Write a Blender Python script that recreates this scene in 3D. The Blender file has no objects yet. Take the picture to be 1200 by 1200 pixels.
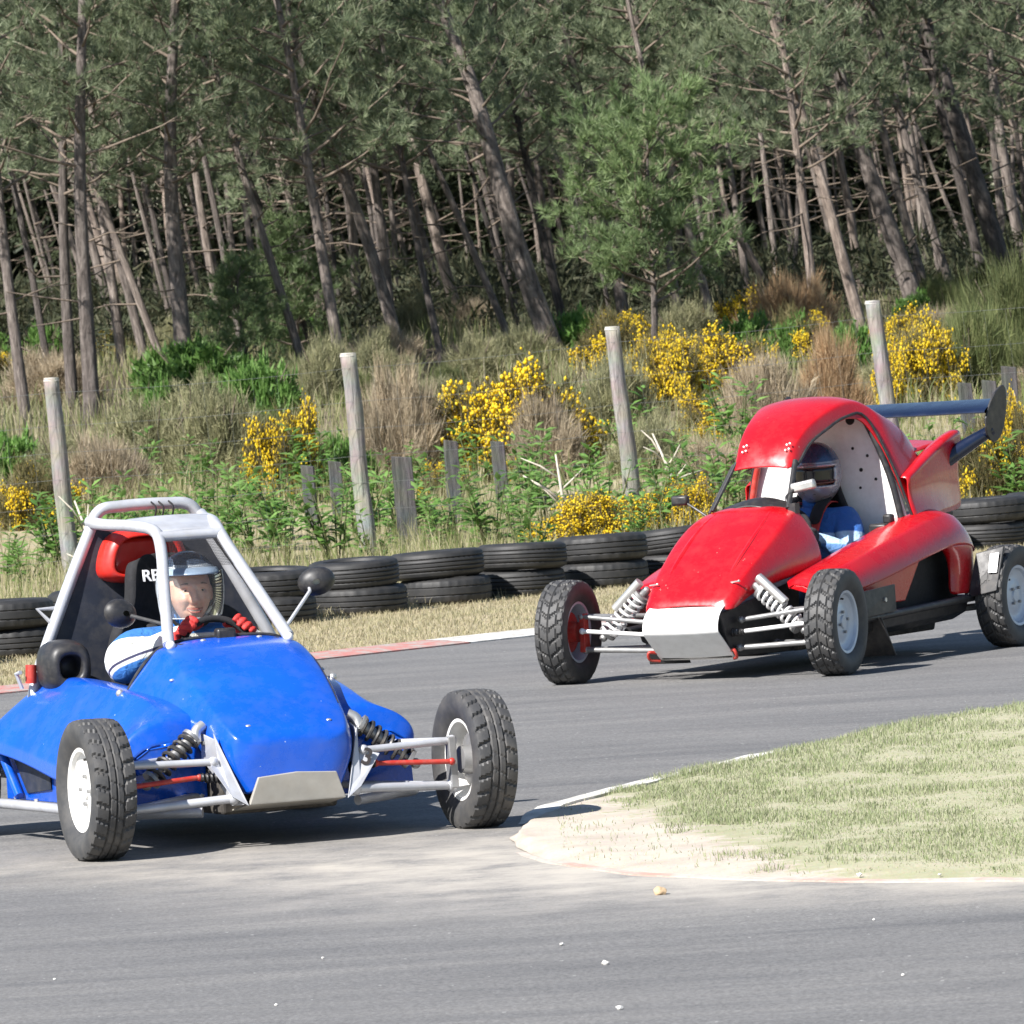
import bpy, bmesh, math, random
import numpy as np
from mathutils import Vector, Matrix, noise

scene = bpy.context.scene
COL = scene.collection
R = math.radians

# ------------------------------------------------------------------ camera
PITCH = math.atan(268.0 / 9000.0)
ROLL = R(3.5)
cam_data = bpy.data.cameras.new('camera')
cam_data.sensor_width = 36.0
cam_data.lens = 270.0
cam_data.clip_start = 0.5
cam_data.clip_end = 3000.0
cam_data.dof.use_dof = True
cam_data.dof.focus_distance = 31.0
cam_data.dof.aperture_fstop = 26.0
cam = bpy.data.objects.new('camera', cam_data)
COL.objects.link(cam)
cam.matrix_world = (Matrix.Translation((0, 0, 2.0)) @ Matrix.Rotation(R(90) - PITCH, 4, 'X')
                    @ Matrix.Rotation(-ROLL, 4, 'Z'))
scene.camera = cam

# ------------------------------------------------------------------ sky and sun
SUN_EL = R(43)
SUN_H = Vector((-0.71, -0.70))           # horizontal direction towards the sun
SUN_H.normalize()
SUN_DIR = Vector((SUN_H.x * math.cos(SUN_EL), SUN_H.y * math.cos(SUN_EL), math.sin(SUN_EL)))
world = bpy.data.worlds.new('World')
scene.world = world
world.use_nodes = True
wn = world.node_tree.nodes
wl = world.node_tree.links
bg = wn['Background']
sky = wn.new('ShaderNodeTexSky')
sky.sky_type = 'NISHITA'
sky.sun_disc = False
sky.sun_elevation = SUN_EL
sky.sun_rotation = math.atan2(SUN_H.x, SUN_H.y)
sky.air_density = 1.0
sky.dust_density = 0.3
sky.ozone_density = 2.0
wl.new(sky.outputs[0], bg.inputs[0])
bg.inputs[1].default_value = 0.06
sun_data = bpy.data.lights.new('sun', 'SUN')
sun_data.energy = 4.8
sun_data.angle = R(0.53)
sun_data.color = (1.0, 0.965, 0.925)
sun = bpy.data.objects.new('sun', sun_data)
COL.objects.link(sun)
sun.rotation_euler = (-SUN_DIR).to_track_quat('-Z', 'Y').to_euler()
sun.location = (-20, -10, 30)

scene.view_settings.view_transform = 'Standard'
scene.view_settings.look = 'None'
scene.view_settings.gamma = 1.0
scene.view_settings.exposure = 1.12
scene.view_settings.use_curve_mapping = False
scene.cycles.use_denoising = True
scene.cycles.max_bounces = 8
scene.cycles.transparent_max_bounces = 16

# ------------------------------------------------------------------ mesh helpers
def rng(seed):
    return np.random.default_rng(seed)

def link(o, parent=None):
    COL.objects.link(o)
    if parent is not None:
        o.parent = parent
    return o

def tag(o, label=None, cat=None, group=None, kind=None):
    if label: o['label'] = label
    if cat: o['category'] = cat
    if group: o['group'] = group
    if kind: o['kind'] = kind
    return o

def empty(name, loc=(0, 0, 0), rotz=0.0, parent=None):
    o = bpy.data.objects.new(name, None)
    o.empty_display_size = 0.2
    o.location = loc
    o.rotation_euler = (0, 0, rotz)
    return link(o, parent)

def np_mesh(name, v, tris, mat=None, nper=3):
    v = np.asarray(v, dtype=np.float32).reshape(-1, 3)
    tris = np.asarray(tris, dtype=np.int32).reshape(-1, nper)
    me = bpy.data.meshes.new(name)
    me.vertices.add(len(v))
    me.vertices.foreach_set('co', v.ravel())
    me.loops.add(tris.size)
    me.loops.foreach_set('vertex_index', tris.ravel())
    me.polygons.add(len(tris))
    me.polygons.foreach_set('loop_start', np.arange(0, tris.size, nper, dtype=np.int32))
    me.polygons.foreach_set('loop_total', np.full(len(tris), nper, dtype=np.int32))
    me.update(calc_edges=True)
    if mat: me.materials.append(mat)
    return me

class MB:
    """collects simple shapes into one mesh"""
    def __init__(self):
        self.v = []; self.f = []
    def add(self, vs, fs):
        o = len(self.v)
        self.v += [tuple(p) for p in vs]
        self.f += [tuple(i + o for i in f) for f in fs]
        return self
    def box(self, c, s, rot=None):
        c = Vector(c)
        vs = []
        for x in (-1, 1):
            for y in (-1, 1):
                for z in (-1, 1):
                    p = Vector((x * s[0] / 2, y * s[1] / 2, z * s[2] / 2))
                    if rot: p = rot @ p
                    vs.append(c + p)
        return self.add(vs, [(0, 1, 3, 2), (4, 6, 7, 5), (0, 4, 5, 1), (2, 3, 7, 6), (0, 2, 6, 4), (1, 5, 7, 3)])
    def hexa(self, bottom, top):
        n = len(bottom)
        fs = [tuple(range(n))[::-1], tuple(range(n, 2 * n))]
        fs += [(i, (i + 1) % n, n + (i + 1) % n, n + i) for i in range(n)]
        return self.add(list(bottom) + list(top), fs)
    def tube(self, pts, r, n=10, smooth=0, cap=True, closed=False):
        pts = [Vector(p) for p in pts]
        rs = list(r) if hasattr(r, '__len__') else [r] * len(pts)
        if smooth:
            pts, rs = catmull(pts, rs, smooth, closed)
        m = len(pts)
        rings = []
        up = None
        for i, p in enumerate(pts):
            if closed:
                t = pts[(i + 1) % m] - pts[i - 1]
            else:
                t = pts[min(i + 1, m - 1)] - pts[max(i - 1, 0)]
            if t.length < 1e-9: t = Vector((0, 0, 1))
            t.normalize()
            if up is None:
                up = Vector((0, 0, 1)) if abs(t.z) < 0.9 else Vector((1, 0, 0))
            a = up - t * up.dot(t)
            if a.length < 1e-4: a = t.orthogonal()
            a.normalize(); b = t.cross(a); up = a
            rings.append([p + (a * math.cos(2 * math.pi * k / n) + b * math.sin(2 * math.pi * k / n)) * rs[i] for k in range(n)])
        vs = [q for rg in rings for q in rg]
        fs = []
        for i in range(m if closed else m - 1):
            j = (i + 1) % m
            for k in range(n):
                fs.append((i * n + k, i * n + (k + 1) % n, j * n + (k + 1) % n, j * n + k))
        if cap and not closed:
            fs.append(tuple(range(n))[::-1]); fs.append(tuple((m - 1) * n + k for k in range(n)))
        return self.add(vs, fs)
    def lathe(self, prof, n=32, mat=None, close=False):
        """profile of (radius, axial) around local Y"""
        vs = []; fs = []
        m = len(prof)
        for k in range(n):
            a = 2 * math.pi * k / n
            for r, y in prof:
                p = Vector((r * math.cos(a), y, r * math.sin(a)))
                vs.append(mat @ p if mat else p)
        for k in range(n):
            j = (k + 1) % n
            for i in range(m if close else m - 1):
                i2 = (i + 1) % m
                fs.append((k * m + i, k * m + i2, j * m + i2, j * m + i))
        return self.add(vs, fs)
    def grid(self, rows, closed_u=False):
        n = len(rows[0]); m = len(rows)
        fs = []
        for i in range(m - 1):
            for k in range(n if closed_u else n - 1):
                fs.append((i * n + k, i * n + (k + 1) % n, (i + 1) * n + (k + 1) % n, (i + 1) * n + k))
        return self.add([p for r_ in rows for p in r_], fs)
    def ball(self, c, r, nu=16, nv=10, rot=None):
        c = Vector(c); r = Vector(r) if hasattr(r, '__len__') else Vector((r, r, r))
        rows = []
        for i in range(nv + 1):
            th = math.pi * i / nv
            row = []
            for k in range(nu):
                ph = 2 * math.pi * k / nu
                p = Vector((r.x * math.sin(th) * math.cos(ph), r.y * math.sin(th) * math.sin(ph), r.z * math.cos(th)))
                if rot: p = rot @ p
                row.append(c + p)
            rows.append(row)
        return self.grid(rows[::-1], True)
    def mesh(self, name, mat=None, smooth=True, sharp=40, weld=True):
        me = bpy.data.meshes.new(name)
        me.from_pydata([tuple(p) for p in self.v], [], self.f)
        if weld:
            bm = bmesh.new(); bm.from_mesh(me)
            bmesh.ops.remove_doubles(bm, verts=bm.verts, dist=1e-5)
            bmesh.ops.recalc_face_normals(bm, faces=bm.faces)
            bm.to_mesh(me); bm.free()
        if smooth:
            me.polygons.foreach_set('use_smooth', [True] * len(me.polygons))
            if sharp: me.set_sharp_from_angle(angle=R(sharp))
        if mat: me.materials.append(mat)
        return me
    def build(self, name, mat, parent=None, smooth=True, sharp=40, bevel=0, subsurf=0, solid=0, weld=True, offset=-1, crease=None):
        me = self.mesh(name, mat, smooth, None if subsurf else sharp, weld and not crease)
        if crease:
            n, cols, rws = crease
            at = me.attributes.new('crease_edge', 'FLOAT', 'EDGE')
            for e in me.edges:
                a, b = e.vertices
                if a // n != b // n and a % n == b % n and a % n in cols: at.data[e.index].value = cols[a % n]
                if a // n == b // n and a // n in rws: at.data[e.index].value = max(at.data[e.index].value, rws[a // n])
        o = bpy.data.objects.new(name, me)
        link(o, parent)
        if subsurf:
            md = o.modifiers.new('subsurf', 'SUBSURF'); md.levels = subsurf; md.render_levels = subsurf
        if solid:
            md = o.modifiers.new('solid', 'SOLIDIFY'); md.thickness = solid; md.offset = offset
        if bevel:
            md = o.modifiers.new('bevel', 'BEVEL'); md.width = bevel; md.segments = 2; md.limit_method = 'ANGLE'; md.angle_limit = R(35)
        return o

def catmull(pts, rs, k, closed=False):
    out = []; ro = []
    m = len(pts)
    rngi = range(m) if closed else range(m - 1)
    for i in rngi:
        if closed:
            p0, p1, p2, p3 = pts[i - 1], pts[i], pts[(i + 1) % m], pts[(i + 2) % m]
            r1, r2 = rs[i], rs[(i + 1) % m]
        else:
            p1, p2 = pts[i], pts[i + 1]
            p0 = pts[i - 1] if i else p1 * 2 - p2
            p3 = pts[i + 2] if i + 2 < m else p2 * 2 - p1
            r1, r2 = rs[i], rs[i + 1]
        for s in range(k):
            t = s / k
            out.append(0.5 * ((2 * p1) + (p2 - p0) * t + (2 * p0 - 5 * p1 + 4 * p2 - p3) * t * t + (3 * p1 - p0 - 3 * p2 + p3) * t ** 3))
            ro.append(r1 + (r2 - r1) * t)
    if not closed:
        out.append(pts[-1]); ro.append(rs[-1])
    return out, ro

def copy_tree(o, parent=None):
    c = o.copy(); COL.objects.link(c)
    if parent is not None: c.parent = parent
    for ch in o.children: copy_tree(ch, c)
    return c

def cyl(mb, a, b, r, n=12):
    return mb.tube([a, b], r, n)

def axis_matrix(c, d):
    """matrix that takes local Y to direction d, origin to c"""
    q = Vector((0, 1, 0)).rotation_difference(Vector(d).normalized())
    return Matrix.Translation(c) @ q.to_matrix().to_4x4()

# ------------------------------------------------------------------ materials
def new_mat(name):
    m = bpy.data.materials.new(name)
    m.use_nodes = True
    nt = m.node_tree
    return m, nt.nodes, nt.links, nt.nodes['Principled BSDF']

def ramp(nodes, stops):
    r_ = nodes.new('ShaderNodeValToRGB')
    el = r_.color_ramp.elements
    while len(el) < len(stops): el.new(0.5)
    for e, (p, c) in zip(el, stops):
        e.position = p; e.color = tuple(c) + (1,) if len(c) == 3 else c
    return r_

def noise_node(nodes, links, scale, detail=4, rough=0.55, coord=None, dist=0.0):
    n = nodes.new('ShaderNodeTexNoise')
    n.inputs['Scale'].default_value = scale
    n.inputs['Detail'].default_value = detail
    n.inputs['Roughness'].default_value = rough
    n.inputs['Distortion'].default_value = dist
    if coord is not None: links.new(coord, n.inputs['Vector'])
    return n

def mixc(nodes, links, fac, a, b, mode='MIX'):
    m = nodes.new('ShaderNodeMix'); m.data_type = 'RGBA'; m.blend_type = mode
    for s, x in ((m.inputs[0], fac), (m.inputs[6], a), (m.inputs[7], b)):
        if isinstance(x, (int, float)): s.default_value = x
        elif isinstance(x, (tuple, list)): s.default_value = tuple(x) + (1,) if len(x) == 3 else x
        else: links.new(x, s)
    return m.outputs[2]

def bump(nodes, links, b, height, strength=0.3, dist=0.01):
    bp = nodes.new('ShaderNodeBump')
    bp.inputs['Strength'].default_value = strength
    bp.inputs['Distance'].default_value = dist
    links.new(height, bp.inputs['Height'])
    links.new(bp.outputs[0], b.inputs['Normal'])

def simple(name, col, rough=0.5, metal=0.0, var=0.15, scale=12.0, coat=0.0, bumps=0.0, bscale=60.0, dust=0.0):
    m, n, l, b = new_mat(name)
    tc = n.new('ShaderNodeTexCoord')
    nz = noise_node(n, l, scale, 5, 0.6, tc.outputs['Object'])
    dark = tuple(c * (1 - var) for c in col); lite = tuple(min(1, c * (1 + var)) for c in col)
    rp = ramp(n, [(0.3, dark), (0.7, lite)])
    l.new(nz.outputs[0], rp.inputs[0])
    out = rp.outputs[0]
    if dust:
        n2 = noise_node(n, l, scale * 2.3, 8, 0.7, tc.outputs['Object'])
        r2 = ramp(n, [(0.45, (0, 0, 0)), (0.75, (dust, dust, dust))])
        l.new(n2.outputs[0], r2.inputs[0])
        out = mixc(n, l, r2.outputs[0], out, (0.33, 0.29, 0.23))
    l.new(out, b.inputs['Base Color'])
    rr = ramp(n, [(0.3, (max(0.02, rough - 0.08),) * 3), (0.7, (min(1, rough + 0.1),) * 3)])
    nr = noise_node(n, l, scale * 1.7, 4, 0.6, tc.outputs['Object'])
    l.new(nr.outputs[0], rr.inputs[0]); l.new(rr.outputs[0], b.inputs['Roughness'])
    b.inputs['Metallic'].default_value = metal
    b.inputs['Coat Weight'].default_value = coat
    b.inputs['Coat Roughness'].default_value = 0.06
    if bumps:
        nb = noise_node(n, l, bscale, 4, 0.6, tc.outputs['Object'])
        bump(n, l, b, nb.outputs[0], bumps, 0.004)
    return m

def paint(name, col, flake=0.1, dusty=0.2, chips=(0.55, 0.5, 0.42), rough=0.24):
    """used race car paint: gloss with dust film, small stone chips and fine ripples"""
    m, n, l, b = new_mat(name)
    tc = n.new('ShaderNodeTexCoord'); co = tc.outputs['Object']
    n1 = noise_node(n, l, 3.0, 5, 0.6, co)
    rp = ramp(n, [(0.3, tuple(c * (1 - flake) for c in col)), (0.7, tuple(min(1, c * (1 + flake)) for c in col))])
    l.new(n1.outputs[0], rp.inputs[0])
    n2 = noise_node(n, l, 9.0, 9, 0.72, co)
    r2 = ramp(n, [(0.45, (0, 0, 0)), (0.85, (dusty,) * 3)])
    l.new(n2.outputs[0], r2.inputs[0])
    c1 = mixc(n, l, r2.outputs[0], rp.outputs[0], (0.30, 0.27, 0.22))
    v = n.new('ShaderNodeTexVoronoi'); v.inputs['Scale'].default_value = 26.0
    l.new(co, v.inputs['Vector'])
    n3 = noise_node(n, l, 7.0, 2, 0.5, co)
    ma = n.new('ShaderNodeMath'); ma.operation = 'MULTIPLY_ADD'
    l.new(n3.outputs[0], ma.inputs[0]); ma.inputs[1].default_value = -0.35
    l.new(v.outputs['Distance'], ma.inputs[2])
    r3 = ramp(n, [(0.0, (1, 1, 1)), (0.0, (1, 1, 1)), (0.012, (0, 0, 0))])
    r3.color_ramp.interpolation = 'LINEAR'
    ad = n.new('ShaderNodeMath'); ad.operation = 'ADD'; l.new(ma.outputs[0], ad.inputs[0]); ad.inputs[1].default_value = 0.165
    l.new(ad.outputs[0], r3.inputs[0])
    c2 = mixc(n, l, r3.outputs[0], c1, chips)
    l.new(c2, b.inputs['Base Color'])
    rr = ramp(n, [(0.35, (rough * 0.8,) * 3), (0.8, (rough * 1.9,) * 3)])
    l.new(n2.outputs[0], rr.inputs[0]); l.new(rr.outputs[0], b.inputs['Roughness'])
    b.inputs['Coat Weight'].default_value = 0.35
    b.inputs['Coat Roughness'].default_value = 0.06
    nb = noise_node(n, l, 5.0, 3, 0.5, co)
    bump(n, l, b, nb.outputs[0], 0.25, 0.012)
    return m

M = {}
M['blue'] = paint('blue_paint', (0.003, 0.078, 0.48), 0.12, 0.10, (0.35, 0.4, 0.55))
M['red'] = paint('red_paint', (0.44, 0.004, 0.009), 0.08, 0.06, (0.5, 0.25, 0.22))
M['silver'] = simple('silver_paint', (0.50, 0.51, 0.54), 0.42, 0.35, 0.12, 9, dust=0.25)
M['alu'] = simple('bare_aluminium', (0.60, 0.59, 0.56), 0.38, 0.75, 0.12, 7, bumps=0.15, bscale=25, dust=0.3)
M['alu_dull'] = simple('dull_plate', (0.38, 0.36, 0.32), 0.6, 0.2, 0.15, 8, dust=0.35)
M['white_plate'] = simple('white_bodywork', (0.80, 0.79, 0.77), 0.45, 0.0, 0.06, 9, dust=0.18)
M['steel'] = simple('grey_steel', (0.30, 0.30, 0.30), 0.45, 0.6, 0.2, 14, dust=0.3)
M['black'] = simple('black_plastic', (0.018, 0.018, 0.02), 0.45, 0.0, 0.25, 12, dust=0.12)
M['navy'] = simple('dark_panel', (0.012, 0.016, 0.028), 0.55, 0.0, 0.2, 6, dust=0.1)
M['rubber'] = simple('black_rubber', (0.045, 0.045, 0.046), 0.75, 0.0, 0.2, 20, bumps=0.2, bscale=90)
M['blackfab'] = simple('black_fabric', (0.014, 0.014, 0.016), 0.9, 0.0, 0.25, 25, bumps=0.4, bscale=180)
M['redplastic'] = simple('red_plastic', (0.55, 0.018, 0.010), 0.4, 0.0, 0.12, 8, coat=0.3, dust=0.1)
M['redmetal'] = simple('red_rod', (0.42, 0.03, 0.02), 0.45, 0.1, 0.15, 14, dust=0.25)
M['white_rim'] = simple('white_rim', (0.74, 0.73, 0.70), 0.45, 0.0, 0.06, 10, dust=0.25)
M['grey_rim'] = simple('grey_rim', (0.50, 0.55, 0.62), 0.4, 0.25, 0.08, 10, dust=0.15)
M['spring_white'] = simple('white_spring', (0.74, 0.73, 0.72), 0.4, 0.0, 0.1, 12, dust=0.15)
M['spring_black'] = simple('black_spring', (0.03, 0.03, 0.032), 0.5, 0.2, 0.2, 12, dust=0.35)
M['wing'] = simple('dark_blue_wing', (0.006, 0.012, 0.035), 0.28, 0.1, 0.15, 8, coat=0.4)
M['white_text'] = simple('white_print', (0.75, 0.75, 0.75), 0.7, 0.0, 0.05)
M['dark_text'] = simple('dark_print', (0.03, 0.025, 0.025), 0.6, 0.0, 0.05)
M['darkgap'] = simple('radiator_mesh', (0.012, 0.012, 0.013), 0.7, 0.0, 0.3, 40)
M['mud'] = simple('dusty_underbody', (0.05, 0.045, 0.04), 0.8, 0.1, 0.3, 15, dust=0.3)

def tyre_mat(name, base=0.030, dust=0.35):
    m, n, l, b = new_mat(name)
    tc = n.new('ShaderNodeTexCoord'); co = tc.outputs['Object']
    n1 = noise_node(n, l, 14, 6, 0.65, co)
    r1 = ramp(n, [(0.42, (0, 0, 0)), (0.78, (dust,) * 3)])
    l.new(n1.outputs[0], r1.inputs[0])
    c1 = mixc(n, l, r1.outputs[0], (base, base, base * 1.03), (0.17, 0.155, 0.135))
    l.new(c1, b.inputs['Base Color'])
    b.inputs['Roughness'].default_value = 0.62
    b.inputs['Specular IOR Level'].default_value = 0.6
    nb = noise_node(n, l, 120, 3, 0.5, co)
    bump(n, l, b, nb.outputs[0], 0.15, 0.003)
    return m
M['tyre_blue'] = tyre_mat('race_tyre_rubber', 0.040, 0.38)
M['tyre_red'] = tyre_mat('race_tyre_rubber_dark', 0.034, 0.30)
M['tyre_wall'] = tyre_mat('old_tyre_rubber', 0.014, 0.12)

def glass_mat():
    m, n, l, b = new_mat('clear_visor')
    out = n['Material Output']
    tr = n.new('ShaderNodeBsdfTransparent'); tr.inputs[0].default_value = (0.90, 0.90, 0.86, 1)
    gl = n.new('ShaderNodeBsdfGlossy'); gl.inputs['Roughness'].default_value = 0.06
    fr = n.new('ShaderNodeFresnel'); fr.inputs[0].default_value = 1.22
    mx = n.new('ShaderNodeMixShader')
    l.new(fr.outputs[0], mx.inputs[0]); l.new(tr.outputs[0], mx.inputs[1]); l.new(gl.outputs[0], mx.inputs[2])
    df = n.new('ShaderNodeBsdfDiffuse'); df.inputs[0].default_value = (0.62, 0.64, 0.64, 1)
    tc = n.new('ShaderNodeTexCoord'); nz = noise_node(n, l, 12, 4, 0.6, tc.outputs['Object']); rp = ramp(n, [(0.3, (0.05,) * 3), (0.75, (0.20,) * 3)]); l.new(nz.outputs[0], rp.inputs[0])
    m2 = n.new('ShaderNodeMixShader'); l.new(rp.outputs[0], m2.inputs[0]); l.new(mx.outputs[0], m2.inputs[1]); l.new(df.outputs[0], m2.inputs[2])
    l.new(m2.outputs[0], out.inputs[0])
    return m
M['visor'] = glass_mat()
# ------------------------------------------------------------------ land
def terr(x, y):
    if y < 57: return 0.0
    d = min(y, 92.0) - 57
    z = 0.04 * d * min(1.0, d / 6.0)
    if y > 92: z += 0.25 * (1 - math.exp(-(y - 92) / 8.0))
    z += 0.10 * noise.noise(Vector((x * 0.35, y * 0.22, 1.7))) * min(1.0, (y - 57) / 5.0)
    return z

def ground_mat():
    m, n, l, b = new_mat('verge_soil')
    g = n.new('ShaderNodeNewGeometry'); sx = n.new('ShaderNodeSeparateXYZ'); l.new(g.outputs['Position'], sx.inputs[0])
    co = g.outputs['Position']
    n1 = noise_node(n, l, 0.9, 7, 0.65, co); r1 = ramp(n, [(0.3, (0.26, 0.21, 0.125)), (0.5, (0.33, 0.285, 0.18)), (0.7, (0.21, 0.20, 0.085))]); l.new(n1.outputs[0], r1.inputs[0])
    n2 = noise_node(n, l, 14, 6, 0.7, co)
    c1 = mixc(n, l, 0.35, r1.outputs[0], n2.outputs[1], 'OVERLAY')
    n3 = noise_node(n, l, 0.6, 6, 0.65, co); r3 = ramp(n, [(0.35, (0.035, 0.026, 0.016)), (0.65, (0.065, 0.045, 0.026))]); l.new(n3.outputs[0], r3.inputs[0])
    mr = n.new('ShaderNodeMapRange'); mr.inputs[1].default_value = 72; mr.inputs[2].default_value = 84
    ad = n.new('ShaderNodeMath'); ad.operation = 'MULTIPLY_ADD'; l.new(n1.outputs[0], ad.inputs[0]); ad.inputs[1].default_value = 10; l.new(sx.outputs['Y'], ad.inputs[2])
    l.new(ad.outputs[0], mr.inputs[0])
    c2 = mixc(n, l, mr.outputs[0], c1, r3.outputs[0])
    l.new(c2, b.inputs['Base Color']); b.inputs['Roughness'].default_value = 0.95
    bump(n, l, b, n2.outputs[0], 0.6, 0.03)
    return m

def asphalt_mat():
    m, n, l, b = new_mat('old_asphalt')
    g = n.new('ShaderNodeNewGeometry'); co = g.outputs['Position']
    mp = n.new('ShaderNodeMapping'); mp.inputs['Rotation'].default_value = (0, 0, R(-7)); mp.inputs['Scale'].default_value = (0.30, 1.5, 1); l.new(co, mp.inputs[0])
    ns = noise_node(n, l, 1.6, 6, 0.62, mp.outputs[0], 0.6)
    mp2 = n.new('ShaderNodeMapping'); mp2.inputs['Rotation'].default_value = (0, 0, R(-4)); mp2.inputs['Scale'].default_value = (0.5, 9, 1); l.new(co, mp2.inputs[0])
    ns2 = noise_node(n, l, 1.8, 5, 0.6, mp2.outputs[0], 0.4)
    nb = noise_node(n, l, 0.35, 4, 0.5, co)
    r1 = ramp(n, [(0.25, (0.104, 0.103, 0.103)), (0.50, (0.146, 0.143, 0.139)), (0.78, (0.190, 0.184, 0.174))]); l.new(ns.outputs[0], r1.inputs[0])
    r2 = ramp(n, [(0.3, (0.88, 0.885, 0.90)), (0.7, (1.07, 1.06, 1.05))]); l.new(ns2.outputs[0], r2.inputs[0])
    c = mixc(n, l, 1.0, r1.outputs[0], r2.outputs[0], 'MULTIPLY')
    fine = noise_node(n, l, 75, 5, 0.8, co); rf = ramp(n, [(0.38, (0.50, 0.50, 0.50)), (0.62, (1.50, 1.50, 1.50))]); l.new(fine.outputs[0], rf.inputs[0])
    c = mixc(n, l, 0.8, c, rf.outputs[0], 'MULTIPLY')
    # pale chippings trodden into the surface
    v = n.new('ShaderNodeTexVoronoi'); v.inputs['Scale'].default_value = 9.0; l.new(co, v.inputs['Vector'])
    nv = noise_node(n, l, 3.0, 2, 0.5, co)
    ma = n.new('ShaderNodeMath'); ma.operation = 'MULTIPLY'; l.new(nv.outputs[0], ma.inputs[0]); ma.inputs[1].default_value = 0.085
    lt = n.new('ShaderNodeMath'); lt.operation = 'LESS_THAN'; l.new(v.outputs['Distance'], lt.inputs[0]); l.new(ma.outputs[0], lt.inputs[1])
    c = mixc(n, l, lt.outputs[0], c, (0.50, 0.49, 0.47))
    # dust blown off the infield tip
    vd = n.new('ShaderNodeVectorMath'); vd.operation = 'DISTANCE'; l.new(co, vd.inputs[0]); vd.inputs[1].default_value = (0.7, 25.8, 0)
    mr = n.new('ShaderNodeMapRange'); mr.inputs[1].default_value = 2.3; mr.inputs[2].default_value = 0.6; l.new(vd.outputs['Value'], mr.inputs[0])
    md = n.new('ShaderNodeMath'); md.operation = 'MULTIPLY'; l.new(mr.outputs[0], md.inputs[0])
    nd = noise_node(n, l, 2.6, 7, 0.7, co); rd = ramp(n, [(0.35, (0.15,) * 3), (0.65, (0.95,) * 3)]); l.new(nd.outputs[0], rd.inputs[0]); l.new(rd.outputs[0], md.inputs[1])
    c = mixc(n, l, md.outputs[0], c, (0.40, 0.37, 0.33))
    sx = n.new('ShaderNodeSeparateXYZ'); l.new(co, sx.inputs[0])
    sm = n.new('ShaderNodeMath'); sm.operation = 'ADD'; l.new(sx.outputs['X'], sm.inputs[0]); l.new(sx.outputs['Y'], sm.inputs[1])
    m2 = n.new('ShaderNodeMapRange'); m2.inputs[1].default_value = 24.6; m2.inputs[2].default_value = 26.0; l.new(sm.outputs[0], m2.inputs[0])
    m3 = n.new('ShaderNodeMapRange'); m3.inputs[1].default_value = 29.2; m3.inputs[2].default_value = 26.6; l.new(sx.outputs['Y'], m3.inputs[0])
    mm = n.new('ShaderNodeMath'); mm.operation = 'MULTIPLY'; l.new(m2.outputs[0], mm.inputs[0]); l.new(m3.outputs[0], mm.inputs[1])
    mq = n.new('ShaderNodeMath'); mq.operation = 'MULTIPLY'; l.new(mm.outputs[0], mq.inputs[0]); l.new(rd.outputs[0], mq.inputs[1])
    c = mixc(n, l, mq.outputs[0], c, (0.44, 0.40, 0.34))
    l.new(c, b.inputs['Base Color']); b.inputs['Roughness'].default_value = 0.82
    bump(n, l, b, fine.outputs[0], 0.5, 0.006)
    return m

def infield_mat():
    m, n, l, b = new_mat('sandy_infield')
    g = n.new('ShaderNodeNewGeometry'); co = g.outputs['Position']
    n1 = noise_node(n, l, 3.5, 7, 0.65, co); r1 = ramp(n, [(0.3, (0.36, 0.305, 0.245)), (0.6, (0.47, 0.415, 0.345))]); l.new(n1.outputs[0], r1.inputs[0])
    n2 = noise_node(n, l, 5, 7, 0.7, co); r2 = ramp(n, [(0.35, (0.37, 0.345, 0.24)), (0.65, (0.29, 0.29, 0.17))]); l.new(n2.outputs[0], r2.inputs[0])
    sx = n.new('ShaderNodeSeparateXYZ'); l.new(co, sx.inputs[0])
    a = n.new('ShaderNodeMath'); a.operation = 'MULTIPLY_ADD'; l.new(sx.outputs['Y'], a.inputs[0]); a.inputs[1].default_value = 0.16; l.new(sx.outputs['X'], a.inputs[2])
    a2 = n.new('ShaderNodeMath'); a2.operation = 'MULTIPLY_ADD'; l.new(n2.outputs[0], a2.inputs[0]); a2.inputs[1].default_value = 0.9; l.new(a.outputs[0], a2.inputs[2])
    mr = n.new('ShaderNodeMapRange'); mr.inputs[1].default_value = 5.33; mr.inputs[2].default_value = 5.42; l.new(a2.outputs[0], mr.inputs[0])
    c = mixc(n, l, mr.outputs[0], r1.outputs[0], r2.outputs[0])
    n3 = noise_node(n, l, 70, 4, 0.7, co); c = mixc(n, l, 0.3, c, n3.outputs[1], 'OVERLAY')
    l.new(c, b.inputs['Base Color']); b.inputs['Roughness'].default_value = 0.95
    bump(n, l, b, n3.outputs[0], 0.5, 0.01)
    return m

def worn_paint(name, col, under, thr=0.5, scale=9):
    m, n, l, b = new_mat(name)
    g = n.new('ShaderNodeNewGeometry'); co = g.outputs['Position']
    n1 = noise_node(n, l, scale, 8, 0.75, co); r1 = ramp(n, [(thr - 0.06, (1, 1, 1)), (thr + 0.06, (0, 0, 0))]); l.new(n1.outputs[0], r1.inputs[0])
    n2 = noise_node(n, l, 40, 4, 0.6, co); r2 = ramp(n, [(0.3, tuple(c * 0.8 for c in under)), (0.7, tuple(c * 1.15 for c in under))]); l.new(n2.outputs[0], r2.inputs[0])
    c = mixc(n, l, r1.outputs[0], r2.outputs[0], col)
    l.new(c, b.inputs['Base Color']); b.inputs['Roughness'].default_value = 0.85
    bump(n, l, b, n2.outputs[0], 0.3, 0.006)
    return m

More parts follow.
